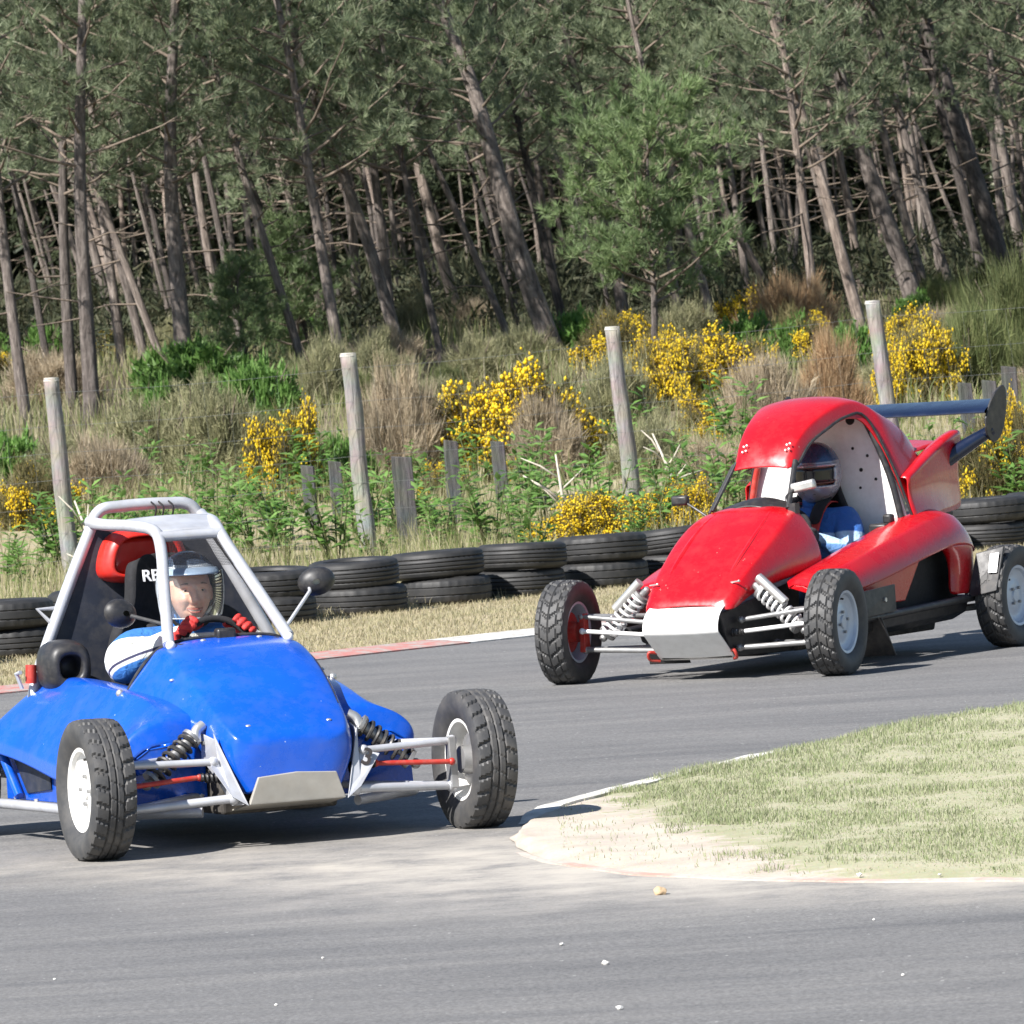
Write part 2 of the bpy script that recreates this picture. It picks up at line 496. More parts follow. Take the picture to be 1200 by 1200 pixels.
def build_land():
    xs = [-900, -300, -120, -60] + [float(v) for v in range(-40, 41)] + [60, 120, 300, 900]
    ys = [-300, -60, 0, 15, 30, 40, 50] + [float(v) for v in range(54, 176)] + [190, 220, 300, 500, 900, 1500]
    rows = [[Vector((x, y, terr(x, y) if abs(x) <= 60 or y > 57 else 0.0)) for x in xs] for y in ys]
    mb = MB(); mb.grid(rows)
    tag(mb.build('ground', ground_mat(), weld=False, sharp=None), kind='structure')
    # asphalt up to the outer edge of the bend
    edge = [(-30, 18), (-14, 30.0), (-8, 35.6), (-4, 39.3), (-2, 41.05), (-0.94, 42.2), (0.05, 43.25), (1.5, 44.8), (3, 46.6), (5, 49.2), (8, 53.4), (10, 56.0), (30, 56.0)]
    rows = [[Vector((x, -40 + (ye + 40) * t, 0.004)) for t in (0, 0.6, 0.8, 0.9, 1.0)] for x, ye in edge]
    mb = MB(); mb.grid(rows)
    tag(mb.build('race_track', asphalt_mat(), weld=False, smooth=False), kind='structure')
    # painted outer kerb: one low block after another, red and white
    red = worn_paint('worn_red_paint', (0.40, 0.16, 0.14), (0.33, 0.30, 0.27), 0.50)
    white = worn_paint('worn_white_paint', (0.58, 0.57, 0.54), (0.33, 0.31, 0.28), 0.53)
    kr = empty('kerb', (0, 42, 0)); tag(kr, kind='structure')
    P = [Vector((x, y)) for x, y in edge[2:11]]
    def along(t):
        k = min(int(t), len(P) - 2); return P[k].lerp(P[k + 1], t - k)
    dense = [along(i / 20) for i in range(20 * (len(P) - 1) + 1)]
    seg = []; cur = [dense[0]]; L = 0
    for a, b_ in zip(dense, dense[1:]):
        cur.append(b_); L += (b_ - a).length
        if L > 1.25: seg.append(cur); cur = [b_]; L = 0
    for i, s in enumerate(seg):
        mb = MB(); inner = []; outer = []
        for j, q in enumerate(s):
            d = (s[min(j + 1, len(s) - 1)] - s[max(j - 1, 0)]).normalized(); nrm = Vector((-d.y, d.x))
            if j == 0: q = q + d * 0.012
            inner.append(q - nrm * 0.02); outer.append(q + nrm * 0.34)
        rows = [[Vector((p.x, p.y, 0.0)) for p in inner], [Vector((p.x, p.y, 0.012)) for p in inner], [Vector((p.x, p.y, 0.024)) for p in [a.lerp(b2, 0.55) for a, b2 in zip(inner, outer)]], [Vector((p.x, p.y, 0.028)) for p in outer], [Vector((p.x, p.y, -0.02)) for p in outer]]
        mb.grid(rows)
        o = mb.build('kerb_block', white if i % 2 == 0 else red, kr, weld=False, sharp=30); o.location = (0, -42, 0)
    # infield
    lower = [(-0.07, 27.56), (-0.04, 26.92), (0.07, 26.35), (0.35, 25.60), (0.76, 25.0), (1.16, 24.65), (1.55, 24.38), (3.0, 23.7), (6.0, 22.8), (14, 21.5)]
    upper = [(-0.07, 27.60), (-0.02, 28.3), (0.06, 28.92), (0.33, 29.73), (0.72, 30.66), (1.18, 31.89), (1.7, 33.01), (3.0, 35.2), (6.0, 39.6), (14, 49.5)]
    def interp(pl, t):
        k = min(int(t), len(pl) - 2); a, b_ = Vector(pl[k]), Vector(pl[k + 1]); p = a.lerp(b_, t - k)
        return p + Vector((noise.noise(Vector((p.x * 3.1, p.y * 3.1, 7.0))), noise.noise(Vector((p.x * 3.1, p.y * 3.1, 17.0))))) * 0.025
    rows = []
    N = (len(lower) - 1) * 12
    for i in range(N + 1):
        t = i / N * (len(lower) - 1)
        a, b_ = interp(lower, t), interp(upper, t)
        row = []
        for j in range(19):
            u = j / 18; p = a.lerp(b_, u)
            e = min(1.0, min(u, 1 - u) * (b_ - a).length / 0.5)
            row.append(Vector((p.x, p.y, 0.008 + 0.022 * e * e * (3 - 2 * e) + 0.012 * e * noise.noise(Vector((p.x * 3, p.y * 3, 0))))))
        rows.append(row)
    mb = MB(); mb.grid(rows)
    tag(mb.build('infield', infield_mat(), weld=False, sharp=None), kind='structure')
    conc = worn_paint('worn_concrete', (0.60, 0.58, 0.54), (0.40, 0.38, 0.34), 0.52, 5)
    lowm = worn_paint('worn_red_white_edge', (0.46, 0.26, 0.21), (0.44, 0.40, 0.35), 0.46, 1.6)
    for nm, pl, w, mt, h in (('inner_kerb', upper[1:6], 0.075, conc, 0.024), ('painted_edge', lower[1:], 0.16, lowm, 0.0085)):
        pts = [interp(pl, i / 60 * (len(pl) - 1)) for i in range(61)]
        a = []; b_ = []
        for j, q in enumerate(pts):
            d = (pts[min(j + 1, 60)] - pts[max(j - 1, 0)]).normalized(); nrm = Vector((-d.y, d.x))
            sgn = -1 if nm == 'inner_kerb' else 1
            jit = 0.02 * noise.noise(Vector((q.x * 4, q.y * 4, 3)))
            a.append(q + nrm * (0.03 * -sgn)); b_.append(q + nrm * sgn * (w + jit))
        hh = [0.0045 + (h - 0.0045) * min(1.0, j / 8, (60 - j) / 8) for j in range(61)]
        mb = MB(); mb.grid([[Vector((p.x, p.y, 0.0)) for p in a], [Vector((p.x, p.y, q)) for p, q in zip(a, hh)], [Vector((p.x, p.y, q + 0.005)) for p, q in zip(b_, hh)], [Vector((p.x, p.y, 0.0)) for p in b_]])
        tag(mb.build(nm, mt, weld=False, sharp=30), kind='structure')
    # loose stones
    tan = simple('tan_stone', (0.46, 0.33, 0.20), 0.9, 0, 0.25, 30, bumps=0.5, bscale=80); wht = simple('white_stone', (0.68, 0.66, 0.62), 0.85, 0, 0.15, 30, bumps=0.5, bscale=80)
    spots = [(0.40, 24.7, 0.022), (0.19, 22.3, 0.010), (0.21, 20.9, 0.010), (0.07, 23.02, 0.008), (-0.65, 23.08, 0.005), (-1.45, 22.91, 0.005), (-0.75, 21.64, 0.005), (1.02, 23.25, 0.005), (1.01, 21.39, 0.005), (1.05, 24.80, 0.009), (1.3, 24.62, 0.007)]
    for i, (x, y, r_) in enumerate(spots):
        mb = MB(); mb.ball((0, 0, 0), 1.0, 12, 8)
        rn = rng(i + 5)
        mb.v = [tuple(Vector(p) * r_ * (0.85 + 0.5 * noise.noise(Vector(p) * 1.3 + Vector((i * 7.1, 0, 0)))) * 1.0) for p in mb.v]
        mb.v = [(p[0] * 1.25, p[1], p[2] * 0.75) for p in mb.v]
        o = mb.build('stone', tan if i == 0 else wht, sharp=50); o.location = (x, y, 0.004 + r_ * 0.55 + (0.012 if i >= 9 else 0)); o.rotation_euler = (0, 0, rn.uniform(0, 6))
        if i == 0: tag(o, 'tan lump of stone on the asphalt below the sandy tip', 'stone')
        else: tag(o, 'small pale stone lying on the grey asphalt', 'stone', 'pale stones on the track')

build_land()

# ------------------------------------------------------------------ tyre barrier
def barrier():
    def one(grooves, sidew, sipe):
        NT = 20
        side = [(0.175, -0.062), (0.185, -0.078), (0.215, -0.086 - sidew), (0.245, -0.084 - sidew), (0.265, -0.074)]
        tread = []
        for i in range(NT + 1):
            t = -1 + 2 * i / NT
            r_ = 0.283 - 0.008 * abs(t) ** 3
            if i in grooves: r_ -= 0.007
            tread.append((r_, t * 0.066))
        prof = side + tread + [(r_, -y) for r_, y in side[::-1]] + [(0.185, 0.055), (0.255, 0.05), (0.262, 0.0), (0.255, -0.05), (0.185, -0.055)]
        mb = MB(); mb.lathe(prof, 96, Matrix.Rotation(R(90), 4, 'X'), close=True)
        me = mb.mesh('tyre', M['tyre_wall'], True, 30)
        for v in me.vertices:           # shallow sipes across the ribs
            r_ = math.hypot(v.co.x, v.co.y)
            if r_ > 0.270 and abs(v.co.z) > 0.030:
                k = round(math.atan2(v.co.y, v.co.x) / (2 * math.pi) * 96)
                if k % sipe == 0:
                    f = (r_ - 0.0055) / r_; v.co.x *= f; v.co.y *= f
        return me
    kinds = [one((4, 8, 12, 16), 0.0, 2), one((6, 14), 0.003, 3), one((5, 10, 15), 0.002, 4)]
    spots = [(-3.84, 43.2), (-3.41, 44.0), (-2.98, 44.79), (-2.51, 45.57), (-2.02, 46.34), (-1.51, 47.12), (-0.99, 47.89), (-0.48, 48.6), (0.02, 49.14), (0.54, 49.68), (1.07, 50.27), (1.59, 50.84), (2.13, 51.41), (2.66, 51.95), (3.19, 52.5), (3.72, 53.02), (4.28, 53.55), (4.87, 54.1)]
    rn = rng(11)
    for i, (x, y) in enumerate(spots):
        for lv in (0, 1):
            o = bpy.data.objects.new('barrier_tyre', kinds[int(rn.integers(0, 3))]); COL.objects.link(o)
            s = rn.uniform(1.0, 1.1)
            o.scale = (s, s, rn.uniform(0.94, 1.04))
            o.location = (x + rn.uniform(-0.03, 0.03), y + rn.uniform(-0.03, 0.03), 0.086 + lv * 0.166)
            o.rotation_euler = (R(rn.uniform(-2, 2)) * (1 if lv else 0.3) + (R(5) if (lv and i == 10) else 0), R(rn.uniform(-2.5, 2.5)) * (1 if lv else 0.3), rn.uniform(0, 6.28))
            if lv: tag(o, 'worn black tyre lying flat on another in the trackside barrier', 'tyre', 'upper tyres of the barrier')
            else: tag(o, 'worn black tyre lying on the ground under another in the barrier', 'tyre', 'lower tyres of the barrier')

barrier()

# ------------------------------------------------------------------ posts and wire
def wood_mat(name, c0, c1):
    m, n, l, b = new_mat(name)
    tc = n.new('ShaderNodeTexCoord'); mp = n.new('ShaderNodeMapping'); mp.inputs['Scale'].default_value = (9, 9, 0.9); l.new(tc.outputs['Object'], mp.inputs[0])
    n1 = noise_node(n, l, 4, 7, 0.7, mp.outputs[0], 0.4); r1 = ramp(n, [(0.3, c0), (0.5, tuple((a + b_) / 2 for a, b_ in zip(c0, c1))), (0.7, c1)]); l.new(n1.outputs[0], r1.inputs[0])
    n2 = noise_node(n, l, 5, 5, 0.6, tc.outputs['Object']); c = mixc(n, l, 0.4, r1.outputs[0], n2.outputs[1], 'OVERLAY')
    l.new(c, b.inputs['Base Color']); b.inputs['Roughness'].default_value = 0.9
    bump(n, l, b, n1.outputs[0], 0.9, 0.02)
    return m
M['post'] = wood_mat('weathered_post', (0.13, 0.12, 0.11), (0.36, 0.34, 0.31))
M['post_top'] = simple('cut_end', (0.44, 0.42, 0.37), 0.9, 0, 0.15, 30)
M['sleeper'] = wood_mat('dark_sleeper', (0.03, 0.03, 0.032), (0.11, 0.105, 0.10))
M['wire'] = simple('galvanised_wire', (0.30, 0.31, 0.31), 0.5, 0.6, 0.2, 10)

def fence():
    posts = [((-5.35, 55.2), (-5.44, 1.52), ''), ((-3.22, 56), (-3.29, 1.51), 'pale-topped round fence post standing behind the blue buggy'), ((-1.07, 57), (-1.14, 1.55), 'pale-topped round fence post beside two short dark sleepers'),
             ((0.95, 58), (0.84, 1.62), 'leaning round fence post rising out of low yellow gorse'), ((3.03, 59), (2.86, 1.69), 'grey round fence post rising behind the red canopy'), ((5.05, 60), (4.93, 1.72), '')]
    tops = []
    for i, ((x, y), (xt, zt), lab) in enumerate(posts):
        z0 = terr(x, y) - 0.25
        pts = []; rs = []
        N = 22
        for k in range(N + 1):
            t = k / N
            pts.append(Vector((x + (xt - x) * t + 0.012 * noise.noise(Vector((i * 5.3, t * 3, 0))), y + 0.015 * noise.noise(Vector((i * 2.1, t * 3, 5))), z0 + (zt - z0) * t)))
            rs.append(0.068 - 0.011 * t + 0.005 * noise.noise(Vector((i * 3.7, t * 7, 9))))
        mb = MB(); mb.tube([p - Vector((x, y, 0)) for p in pts], rs, 18)
        for q, v in enumerate(mb.v):
            nz = noise.noise(Vector((v[0] * 30, v[1] * 30, v[2] * 2.5 + i))) * 0.005
            mb.v[q] = (v[0] * (1 + nz * 14), v[1] * (1 + nz * 14), v[2]) if False else (v[0] + nz, v[1] - nz, v[2])
        root = empty('fence_post', (x, y, 0))
        tag(root, lab or 'round wooden fence post at the end of the wire fence', 'post', None if lab else 'end posts of the fence')
        mb.build('post', M['post'], root, sharp=None)
        c = MB(); c.tube([pts[-1] - Vector((x, y, 0.0)) + Vector((0, 0, -0.02)), pts[-1] - Vector((x, y, 0)) + Vector((0, 0, 0.006))], [rs[-1] + 0.003, rs[-1] - 0.004], 18)
        c.build('pale_top', M['post_top'], root, sharp=50)
        tops.append((Vector((x, y, 0)), Vector((xt, y, zt))))
    wf = empty('wire_fence', (0, 57.5, 0)); tag(wf, 'thin galvanised wire mesh strung between the tall round posts', 'wire fence')
    def strand_pts(f):
        out = []
        for a, b_ in zip(tops, tops[1:]):
            for k in range(6):
                t = k / 6
                p = a[0].lerp(a[1], f).lerp(b_[0].lerp(b_[1], f), t); p.z -= 0.02 * math.sin(math.pi * t); out.append(p + Vector((0, -0.06, 0)))
        out.append(tops[-1][0].lerp(tops[-1][1], f) + Vector((0, -0.06, 0)))
        return out
    lines = []
    for f in (0.12, 0.25, 0.38, 0.51, 0.64, 0.77, 0.93):
        mb = MB(); sp = strand_pts(f); lines.append(sp)
        mb.tube([p - Vector((0, 57.5, 0)) for p in sp], 0.0012, 4); mb.build('strand', M['wire'], wf)
    mb = MB()
    for k in range(0, len(lines[0])):
        for q in range(2):
            if k + 1 >= len(lines[0]): break
            mb.tube([ln[k].lerp(ln[k + 1], q / 2) - Vector((0, 57.5, 0)) for ln in lines], 0.0008, 3, cap=False)
    v = mb.build('mesh_wires', M['wire'], wf, weld=False); v['kind'] = 'stuff'
    # short dark sleepers set upright
    sl = [((-0.79, 58.0), 0.75, 0.155, 'broad dark upright sleeper standing next to a tall round post'), ((-0.44, 60.0), 0.81, 0.105, 'narrow dark upright sleeper in front of the big yellow gorse'), ((-0.06, 62), 0.74, 0.11, 'dark upright sleeper under the brown side of the big gorse'),
          ((-1.59, 61), 0.66, 0.10, 'pair of short dark sleepers in dry grass'), ((-1.40, 62), 0.66, 0.10, 'pair of short dark sleepers in dry grass'),
          ((3.86, 64), 0.95, 0.11, 'dark upright sleeper behind the rear wing'), ((4.06, 64.3), 0.95, 0.12, 'dark upright sleeper behind the rear wing'), ((4.27, 64.8), 1.05, 0.13, 'dark upright sleeper behind the rear wing')]
    for i, ((x, y), zt, w, lab) in enumerate(sl):
        z0 = terr(x, y); h = zt - z0 + 0.2
        mb = MB(); N = 8
        rows = []
        for k in range(N + 1):
            z = -0.2 + h * k / N
            j = [0.006 * noise.noise(Vector((i * 3.1, k * 0.9, q * 2.0))) for q in range(4)]
            rows.append([Vector((-w / 2 + j[0], -w * 0.35, z)), Vector((w / 2 + j[1], -w * 0.35 + j[2], z)), Vector((w / 2 + j[1], w * 0.35, z)), Vector((-w / 2 + j[0], w * 0.35 + j[3], z))])
        mb.grid(rows, True); mb.f.append(tuple(N * 4 + k for k in range(4)))
        for q in (1, 2): mb.v[N * 4 + q] = (mb.v[N * 4 + q][0], mb.v[N * 4 + q][1], mb.v[N * 4 + q][2] - 0.02)
        o = mb.build('sleeper_post', M['sleeper'], smooth=False, bevel=0.006); o.location = (x, y, z0); o.rotation_euler = (0, R(-1.5 + 1.2 * math.sin(i * 2.2)), R(8 * math.sin(i * 1.7)))
        grp = 'upright sleepers in the verge'
        tag(o, lab, 'post', grp)

fence()
# ------------------------------------------------------------------ wheels and suspension shared by both buggies
def tyre_mesh(name, mat, rad, width, lugs, style, rim_r=0.157):
    NU = lugs * 9
    hw = width / 2
    prof = [(-0.70, rim_r - 0.004), (-0.80, rim_r + 0.006), (-0.96, rim_r + 0.03), (-1.0, rim_r + 0.055), (-0.985, rad - 0.03), (-0.93, rad - 0.013)]
    NT = 26
    tread = []
    for i in range(NT + 1):
        t = -0.88 + 1.76 * i / NT
        tread.append((t, rad - 0.010 * abs(t) ** 4))
    full = prof + tread + [(-a, r_) for a, r_ in prof[::-1]]
    vs = []; fs = []
    m = len(full)
    for k in range(NU):
        u = k / NU
        a = 2 * math.pi * u
        for i, (t, r_) in enumerate(full):
            d = 0.0
            if 6 <= i < 6 + NT + 1:
                at = abs(t)
                if style == 'block':
                    ph = (u * lugs + 0.55 * at + (0.5 if t > 0 else 0)) % 1.0
                    if at > 0.36 and ph < 0.26: d = 0.009
                    if 0.30 < at < 0.38: d = 0.008
                    if at < 0.05: d = 0.008
                    ph2 = (u * lugs + 0.8 * t) % 1.0
                    if 0.05 <= at <= 0.30 and ph2 < 0.13: d = 0.005
                else:
                    ph = (u * lugs + 0.9 * at) % 1.0
                    ph2 = (u * lugs * 1.0 - 0.9 * at + 0.35) % 1.0
                    if at > 0.12 and ph < 0.24: d = 0.009
                    if at > 0.62 and ph2 < 0.16: d = 0.008
                    if 0.48 < at < 0.56: d = 0.007
                    if at < 0.06: d = 0.006
            rr = r_ - d
            vs.append((rr * math.cos(a), t * hw, rr * math.sin(a)))
    for k in range(NU):
        j = (k + 1) % NU
        for i in range(m - 1):
            fs.append((k * m + i, j * m + i, j * m + i + 1, k * m + i + 1))
    me = bpy.data.meshes.new(name)
    me.from_pydata(vs, [], fs)
    me.polygons.foreach_set('use_smooth', [True] * len(fs))
    me.set_sharp_from_angle(angle=R(32))
    me.materials.append(mat)
    return me

def rim_mesh(mat, w, slots=0):
    """hollow rim: barrel plus a dished disc near the outer (+Y) face"""
    mb = MB()
    h = w / 2
    prof = [(0.152, -h * 0.72), (0.140, -h * 0.70), (0.132, -h * 0.4), (0.130, 0.0), (0.134, h * 0.5), (0.141, h * 0.70), (0.153, h * 0.74), (0.155, h * 0.70)]
    mb.lathe(prof, 48)
    disc = [(0.134, h * 0.52), (0.120, h * 0.36), (0.095, h * 0.30), (0.075, h * 0.40), (0.055, h * 0.44), (0.034, h * 0.44), (0.030, h * 0.54), (0.0005, h * 0.55)]
    mb.lathe(disc, 48)
    back = [(0.133, h * 0.44), (0.095, h * 0.22), (0.0005, h * 0.30)]
    mb.lathe(back, 48)
    return mb.mesh('wheel', mat, True, 35)

def add_wheel(car, x, y, rad, tyre_me, rim_me, steer, camber, hubmat, w):
    out = 1 if y > 0 else -1
    o = bpy.data.objects.new('wheel', rim_me)
    link(o, car)
    o.location = (x, y, rad)
    o.rotation_euler = (R(camber) * out, R(random.uniform(0, 90)), steer + (0 if out > 0 else math.pi))
    t = bpy.data.objects.new('tyre', tyre_me); link(t, o)
    nb = MB()
    for k in range(4):
        a = k * math.pi / 2 + 0.4
        c = Vector((0.05 * math.cos(a), w * 0.23, 0.05 * math.sin(a)))
        nb.tube([c, c + Vector((0, 0.012, 0))], 0.008, 6)
    nb.build('wheel_nuts', M['steel'], o)
    v = MB(); a = 2.1
    v.tube([(0.115 * math.cos(a), w * 0.17, 0.115 * math.sin(a)), (0.112 * math.cos(a), w * 0.30, 0.112 * math.sin(a))], 0.005, 6)
    v.build('valve', M['black'], o)
    hb = MB()
    hb.lathe([(0.0005, -w * 0.34), (0.05, -w * 0.34), (0.055, -w * 0.1), (0.10, -w * 0.08), (0.10, -w * 0.03), (0.0005, -w * 0.03)], 24)
    hb.build('brake_hub', hubmat, o)
    return o

def coil(mb, a, b, rad, turns, wire, n=6, per=14):
    a = Vector(a); b = Vector(b); d = (b - a); L = d.length; d.normalize()
    u = d.orthogonal().normalized(); v = d.cross(u)
    N = int(turns * per)
    pts = []
    for i in range(N + 1):
        t = i / N; an = 2 * math.pi * turns * t
        pts.append(a + d * L * t + (u * math.cos(an) + v * math.sin(an)) * rad)
    mb.tube(pts, wire, n)

def shock(car, top, bot, spring_mat, rad=0.036, turns=6.5, reservoir=False):
    top = Vector(top); bot = Vector(bot); d = (bot - top)
    mb = MB()
    cyl(mb, top, top + d * 0.5, 0.022, 14)
    cyl(mb, top + d * 0.3, bot, 0.011, 10)
    cyl(mb, top + d * 0.08, top + d * 0.13, rad * 1.15, 16)
    cyl(mb, bot - d * 0.13, bot - d * 0.08, rad * 1.15, 16)
    mb.ball(top, 0.020, 10, 8); mb.ball(bot, 0.020, 10, 8)
    o = mb.build('shock_absorber', M['steel'], car)
    sp = MB(); coil(sp, top + d * 0.13, bot - d * 0.13, rad, turns, 0.0075)
    sp.build('spring', spring_mat, o)
    if reservoir:
        rs = MB(); off = Vector((0.02, -0.01 if top.y < 0 else 0.01, 0.055))
        cyl(rs, top + off + d * 0.05, top + off + d * 0.62, 0.024, 14)
        rs.build('reservoir', M['alu'], o)
    return o

def rod(car, name, a, b, r, mat, ends=True):
    mb = MB(); cyl(mb, a, b, r, 12)
    if ends:
        mb.ball(a, r * 1.5, 10, 6); mb.ball(b, r * 1.5, 10, 6)
    return mb.build(name, mat, car)

def bolt_heads(name, pts, normal, r, mat, parent):
    """each bolt head a mesh of its own"""
    out = []
    base = MB(); nrm = Vector(normal).normalized()
    base.tube([nrm * -0.004, nrm * 0.006], r, 6)
    me = base.mesh(name, mat, False)
    for p in pts:
        o = bpy.data.objects.new(name, me); o.location = p; link(o, parent); out.append(o)
    return out

def text_obj(name, body, size, mat, parent, matrix, extrude=0.002):
    cu = bpy.data.curves.new(name, 'FONT'); cu.body = body; cu.size = size; cu.extrude = extrude
    cu.align_x = 'CENTER'; cu.align_y = 'CENTER'; cu.offset = size * 0.018
    tmp = bpy.data.objects.new(name + '_curve', cu); COL.objects.link(tmp)
    dg = bpy.context.evaluated_depsgraph_get()
    me = bpy.data.meshes.new_from_object(tmp.evaluated_get(dg))
    bpy.data.objects.remove(tmp); bpy.data.curves.remove(cu)
    me.materials.clear(); me.materials.append(mat)
    o = bpy.data.objects.new(name, me); link(o, parent)
    o.matrix_local = matrix
    return o

def net(mb, a, b, c, d, nu, nv, r):
    """wire grid on the bilinear patch a-b (bottom) d-c (top)"""
    a, b, c, d = map(Vector, (a, b, c, d))
    def P(u, v): return (a * (1 - u) + b * u) * (1 - v) + (d * (1 - u) + c * u) * v
    for i in range(nu + 1): mb.tube([P(i / nu, 0), P(i / nu, 1)], r, 4, cap=False)
    for j in range(nv + 1): mb.tube([P(0, j / nv), P(1, j / nv)], r, 4, cap=False)

def plate(name, pts, thick, normal, mat, parent, bevel=0.002):
    """flat polygon plate with thickness"""
    n = Vector(normal).normalized() * thick / 2
    mb = MB(); mb.hexa([Vector(p) - n for p in pts], [Vector(p) + n for p in pts])
    return mb.build(name, mat, parent, smooth=False, bevel=bevel)

random.seed(4)

def ring_rows(stations, spec):
    """stations: (x, [(halfwidth, z) ... from the lower edge up to the centre line])"""
    rows = []
    for x, pts in stations:
        left = [Vector((x, -y, z)) for y, z in pts]
        right = [Vector((x, y, z)) for y, z in pts[:-1]][::-1] if pts[-1][0] < 1e-6 else [Vector((x, y, z)) for y, z in pts][::-1]
        rows.append(left + right)
    return rows

# ------------------------------------------------------------------ the blue buggy
def blue_buggy():
    car = empty('blue_buggy', (-0.88, 28.05, 0.0), R(-70))
    car.rotation_euler = (R(-0.12), 0, R(-70))
    tag(car, 'blue single-seat racing buggy with silver roll cage and white wheels', 'race car')
    RAD, W = 0.258, 0.165
    tm = tyre_mesh('tyre', M['tyre_blue'], RAD, W, 26, 'block')
    rm = rim_mesh(M['white_rim'], W)
    for x, y, st in ((0, -0.73, R(1)), (0, 0.73, R(1)), (-1.84, -0.70, 0), (-1.84, 0.66, 0)):
        add_wheel(car, x, y, RAD, tm, rm, st, -1.5 if x == 0 else -0.5, M['steel'], W)
    # nose cowl
    st = [
        (0.105, [(0.060, 0.255), (0.080, 0.290), (0.085, 0.330), (0.080, 0.360), (0.060, 0.375), (0.0, 0.380)]),
        (0.100, [(0.150, 0.212), (0.175, 0.285), (0.180, 0.335), (0.165, 0.385), (0.110, 0.402), (0.0, 0.408)]),
        (0.075, [(0.178, 0.200), (0.218, 0.285), (0.232, 0.345), (0.212, 0.408), (0.130, 0.428), (0.0, 0.436)]),
        (0.02, [(0.195, 0.205), (0.246, 0.300), (0.264, 0.380), (0.234, 0.447), (0.155, 0.467), (0.0, 0.473)]),
        (-0.12, [(0.215, 0.270), (0.272, 0.365), (0.292, 0.430), (0.250, 0.518), (0.172, 0.544), (0.0, 0.551)]),
        (-0.32, [(0.285, 0.395), (0.322, 0.450), (0.332, 0.510), (0.264, 0.622), (0.185, 0.651), (0.0, 0.658)]),
        (-0.52, [(0.360, 0.470), (0.378, 0.520), (0.358, 0.580), (0.268, 0.702), (0.190, 0.729), (0.0, 0.735)]),
        (-0.64, [(0.402, 0.492), (0.405, 0.545), (0.358, 0.610), (0.262, 0.722), (0.180, 0.746), (0.0, 0.751)]),
        (-0.665, [(0.404, 0.492), (0.406, 0.545), (0.358, 0.610), (0.266, 0.712), (0.178, 0.742), (0.0, 0.748)]),
    ]
    mb = MB(); rows = ring_rows(st, None); mb.grid(rows)
    n = len(rows[0])
    mb.f.append(tuple(range(n))[::-1])
    cowl = mb.build('nose_cowl', M['blue'], car, subsurf=3, solid=0.006, crease=(11, {3: 0.55, 7: 0.55}, {2: 0.35}))
    rim = MB()
    rim.tube([Vector((-0.668, y, z)) for y, z in [(-0.404, 0.492), (-0.378, 0.58), (-0.285, 0.695), (-0.18, 0.742), (0, 0.749), (0.18, 0.742), (0.285, 0.695), (0.378, 0.58), (0.404, 0.492)]], 0.007, 8, smooth=5)
    rim.build('cowl_edge', M['black'], cowl)
    for (x, y, z) in ((-0.60, -0.10, 0.741), (-0.60, 0.12, 0.740), (0.035, -0.15, 0.446), (0.035, 0.16, 0.446), (-0.40, 0.292, 0.612), (-0.40, -0.292, 0.612)):
        fz = MB(); fz.ball((x, y, z), (0.012, 0.012, 0.006), 12, 6); fz.build('fastener', M['alu'], cowl)
    sm_ = MB(); sm_.tube([(-0.60, 0.255, 0.715), (-0.40, 0.268, 0.650), (-0.20, 0.255, 0.560), (-0.08, 0.240, 0.500)], 0.0022, 6, smooth=5); sm_.build('panel_seam', M['black'], cowl)
    for s in (-1, 1):
        f = MB(); f.tube([(-0.655, s * 0.408, 0.525), (-0.655, s * 0.418, 0.56)], 0.010, 8); f.ball((-0.655, s * 0.418, 0.565), 0.016, 10, 6)
        f.build('cowl_catch', M['alu'], cowl)
    # number mark chip and nose skid plate
    sk = MB()
    sk.hexa([(0.088, -0.185, 0.165), (0.088, 0.185, 0.165), (0.108, 0.150, 0.262), (0.108, 0.0, 0.272), (0.108, -0.150, 0.262)],
            [(0.112, -0.185, 0.165), (0.112, 0.185, 0.165), (0.124, 0.150, 0.262), (0.124, 0.0, 0.272), (0.124, -0.150, 0.262)])
    sk.hexa([(0.112, -0.185, 0.163), (0.112, 0.185, 0.163), (-0.20, 0.19, 0.118), (-0.20, -0.19, 0.118)],
            [(0.112, -0.185, 0.169), (0.112, 0.185, 0.169), (-0.20, 0.19, 0.124), (-0.20, -0.19, 0.124)])
    sk.build('skid_plate', M['alu_dull'], car, smooth=False, bevel=0.003)
    # front suspension side plates
    for s in (-1, 1):
        pts = [(-0.10, s * 0.285, 0.425), (0.015, s * 0.272, 0.405), (0.022, s * 0.252, 0.315), (0.085, s * 0.215, 0.225), (0.105, s * 0.205, 0.165), (0.03, s * 0.225, 0.160), (-0.05, s * 0.262, 0.27), (-0.12, s * 0.285, 0.33)]
        if s > 0: pts = pts[::-1]
        pl = plate('suspension_plate', pts, 0.006, (0.25, s, 0.1), M['silver'], car)
        bolt_heads('bolt', [Vector((0.005, s * 0.268, 0.32)), Vector((0.07, s * 0.222, 0.19)), Vector((-0.08, s * 0.288, 0.39))], (0.25, s, 0.1), 0.009, M['steel'], pl)
        wd = MB(); wd.hexa([(0.01, s * 0.278, 0.43), (0.02, s * 0.270, 0.33), (0.045, s * (0.308 if s < 0 else 0.345), 0.31), (0.095, s * 0.250, 0.20), (0.112, s * 0.190, 0.160)], [(0.016, s * 0.278, 0.43), (0.026, s * 0.270, 0.33), (0.051, s * (0.308 if s < 0 else 0.345), 0.31), (0.101, s * 0.250, 0.20), (0.118, s * 0.190, 0.160)])
        wd.build('gusset', M['silver'], car, smooth=False, bevel=0.0015)
        # arms
        hub = Vector((0, s * 0.655, 0.258))
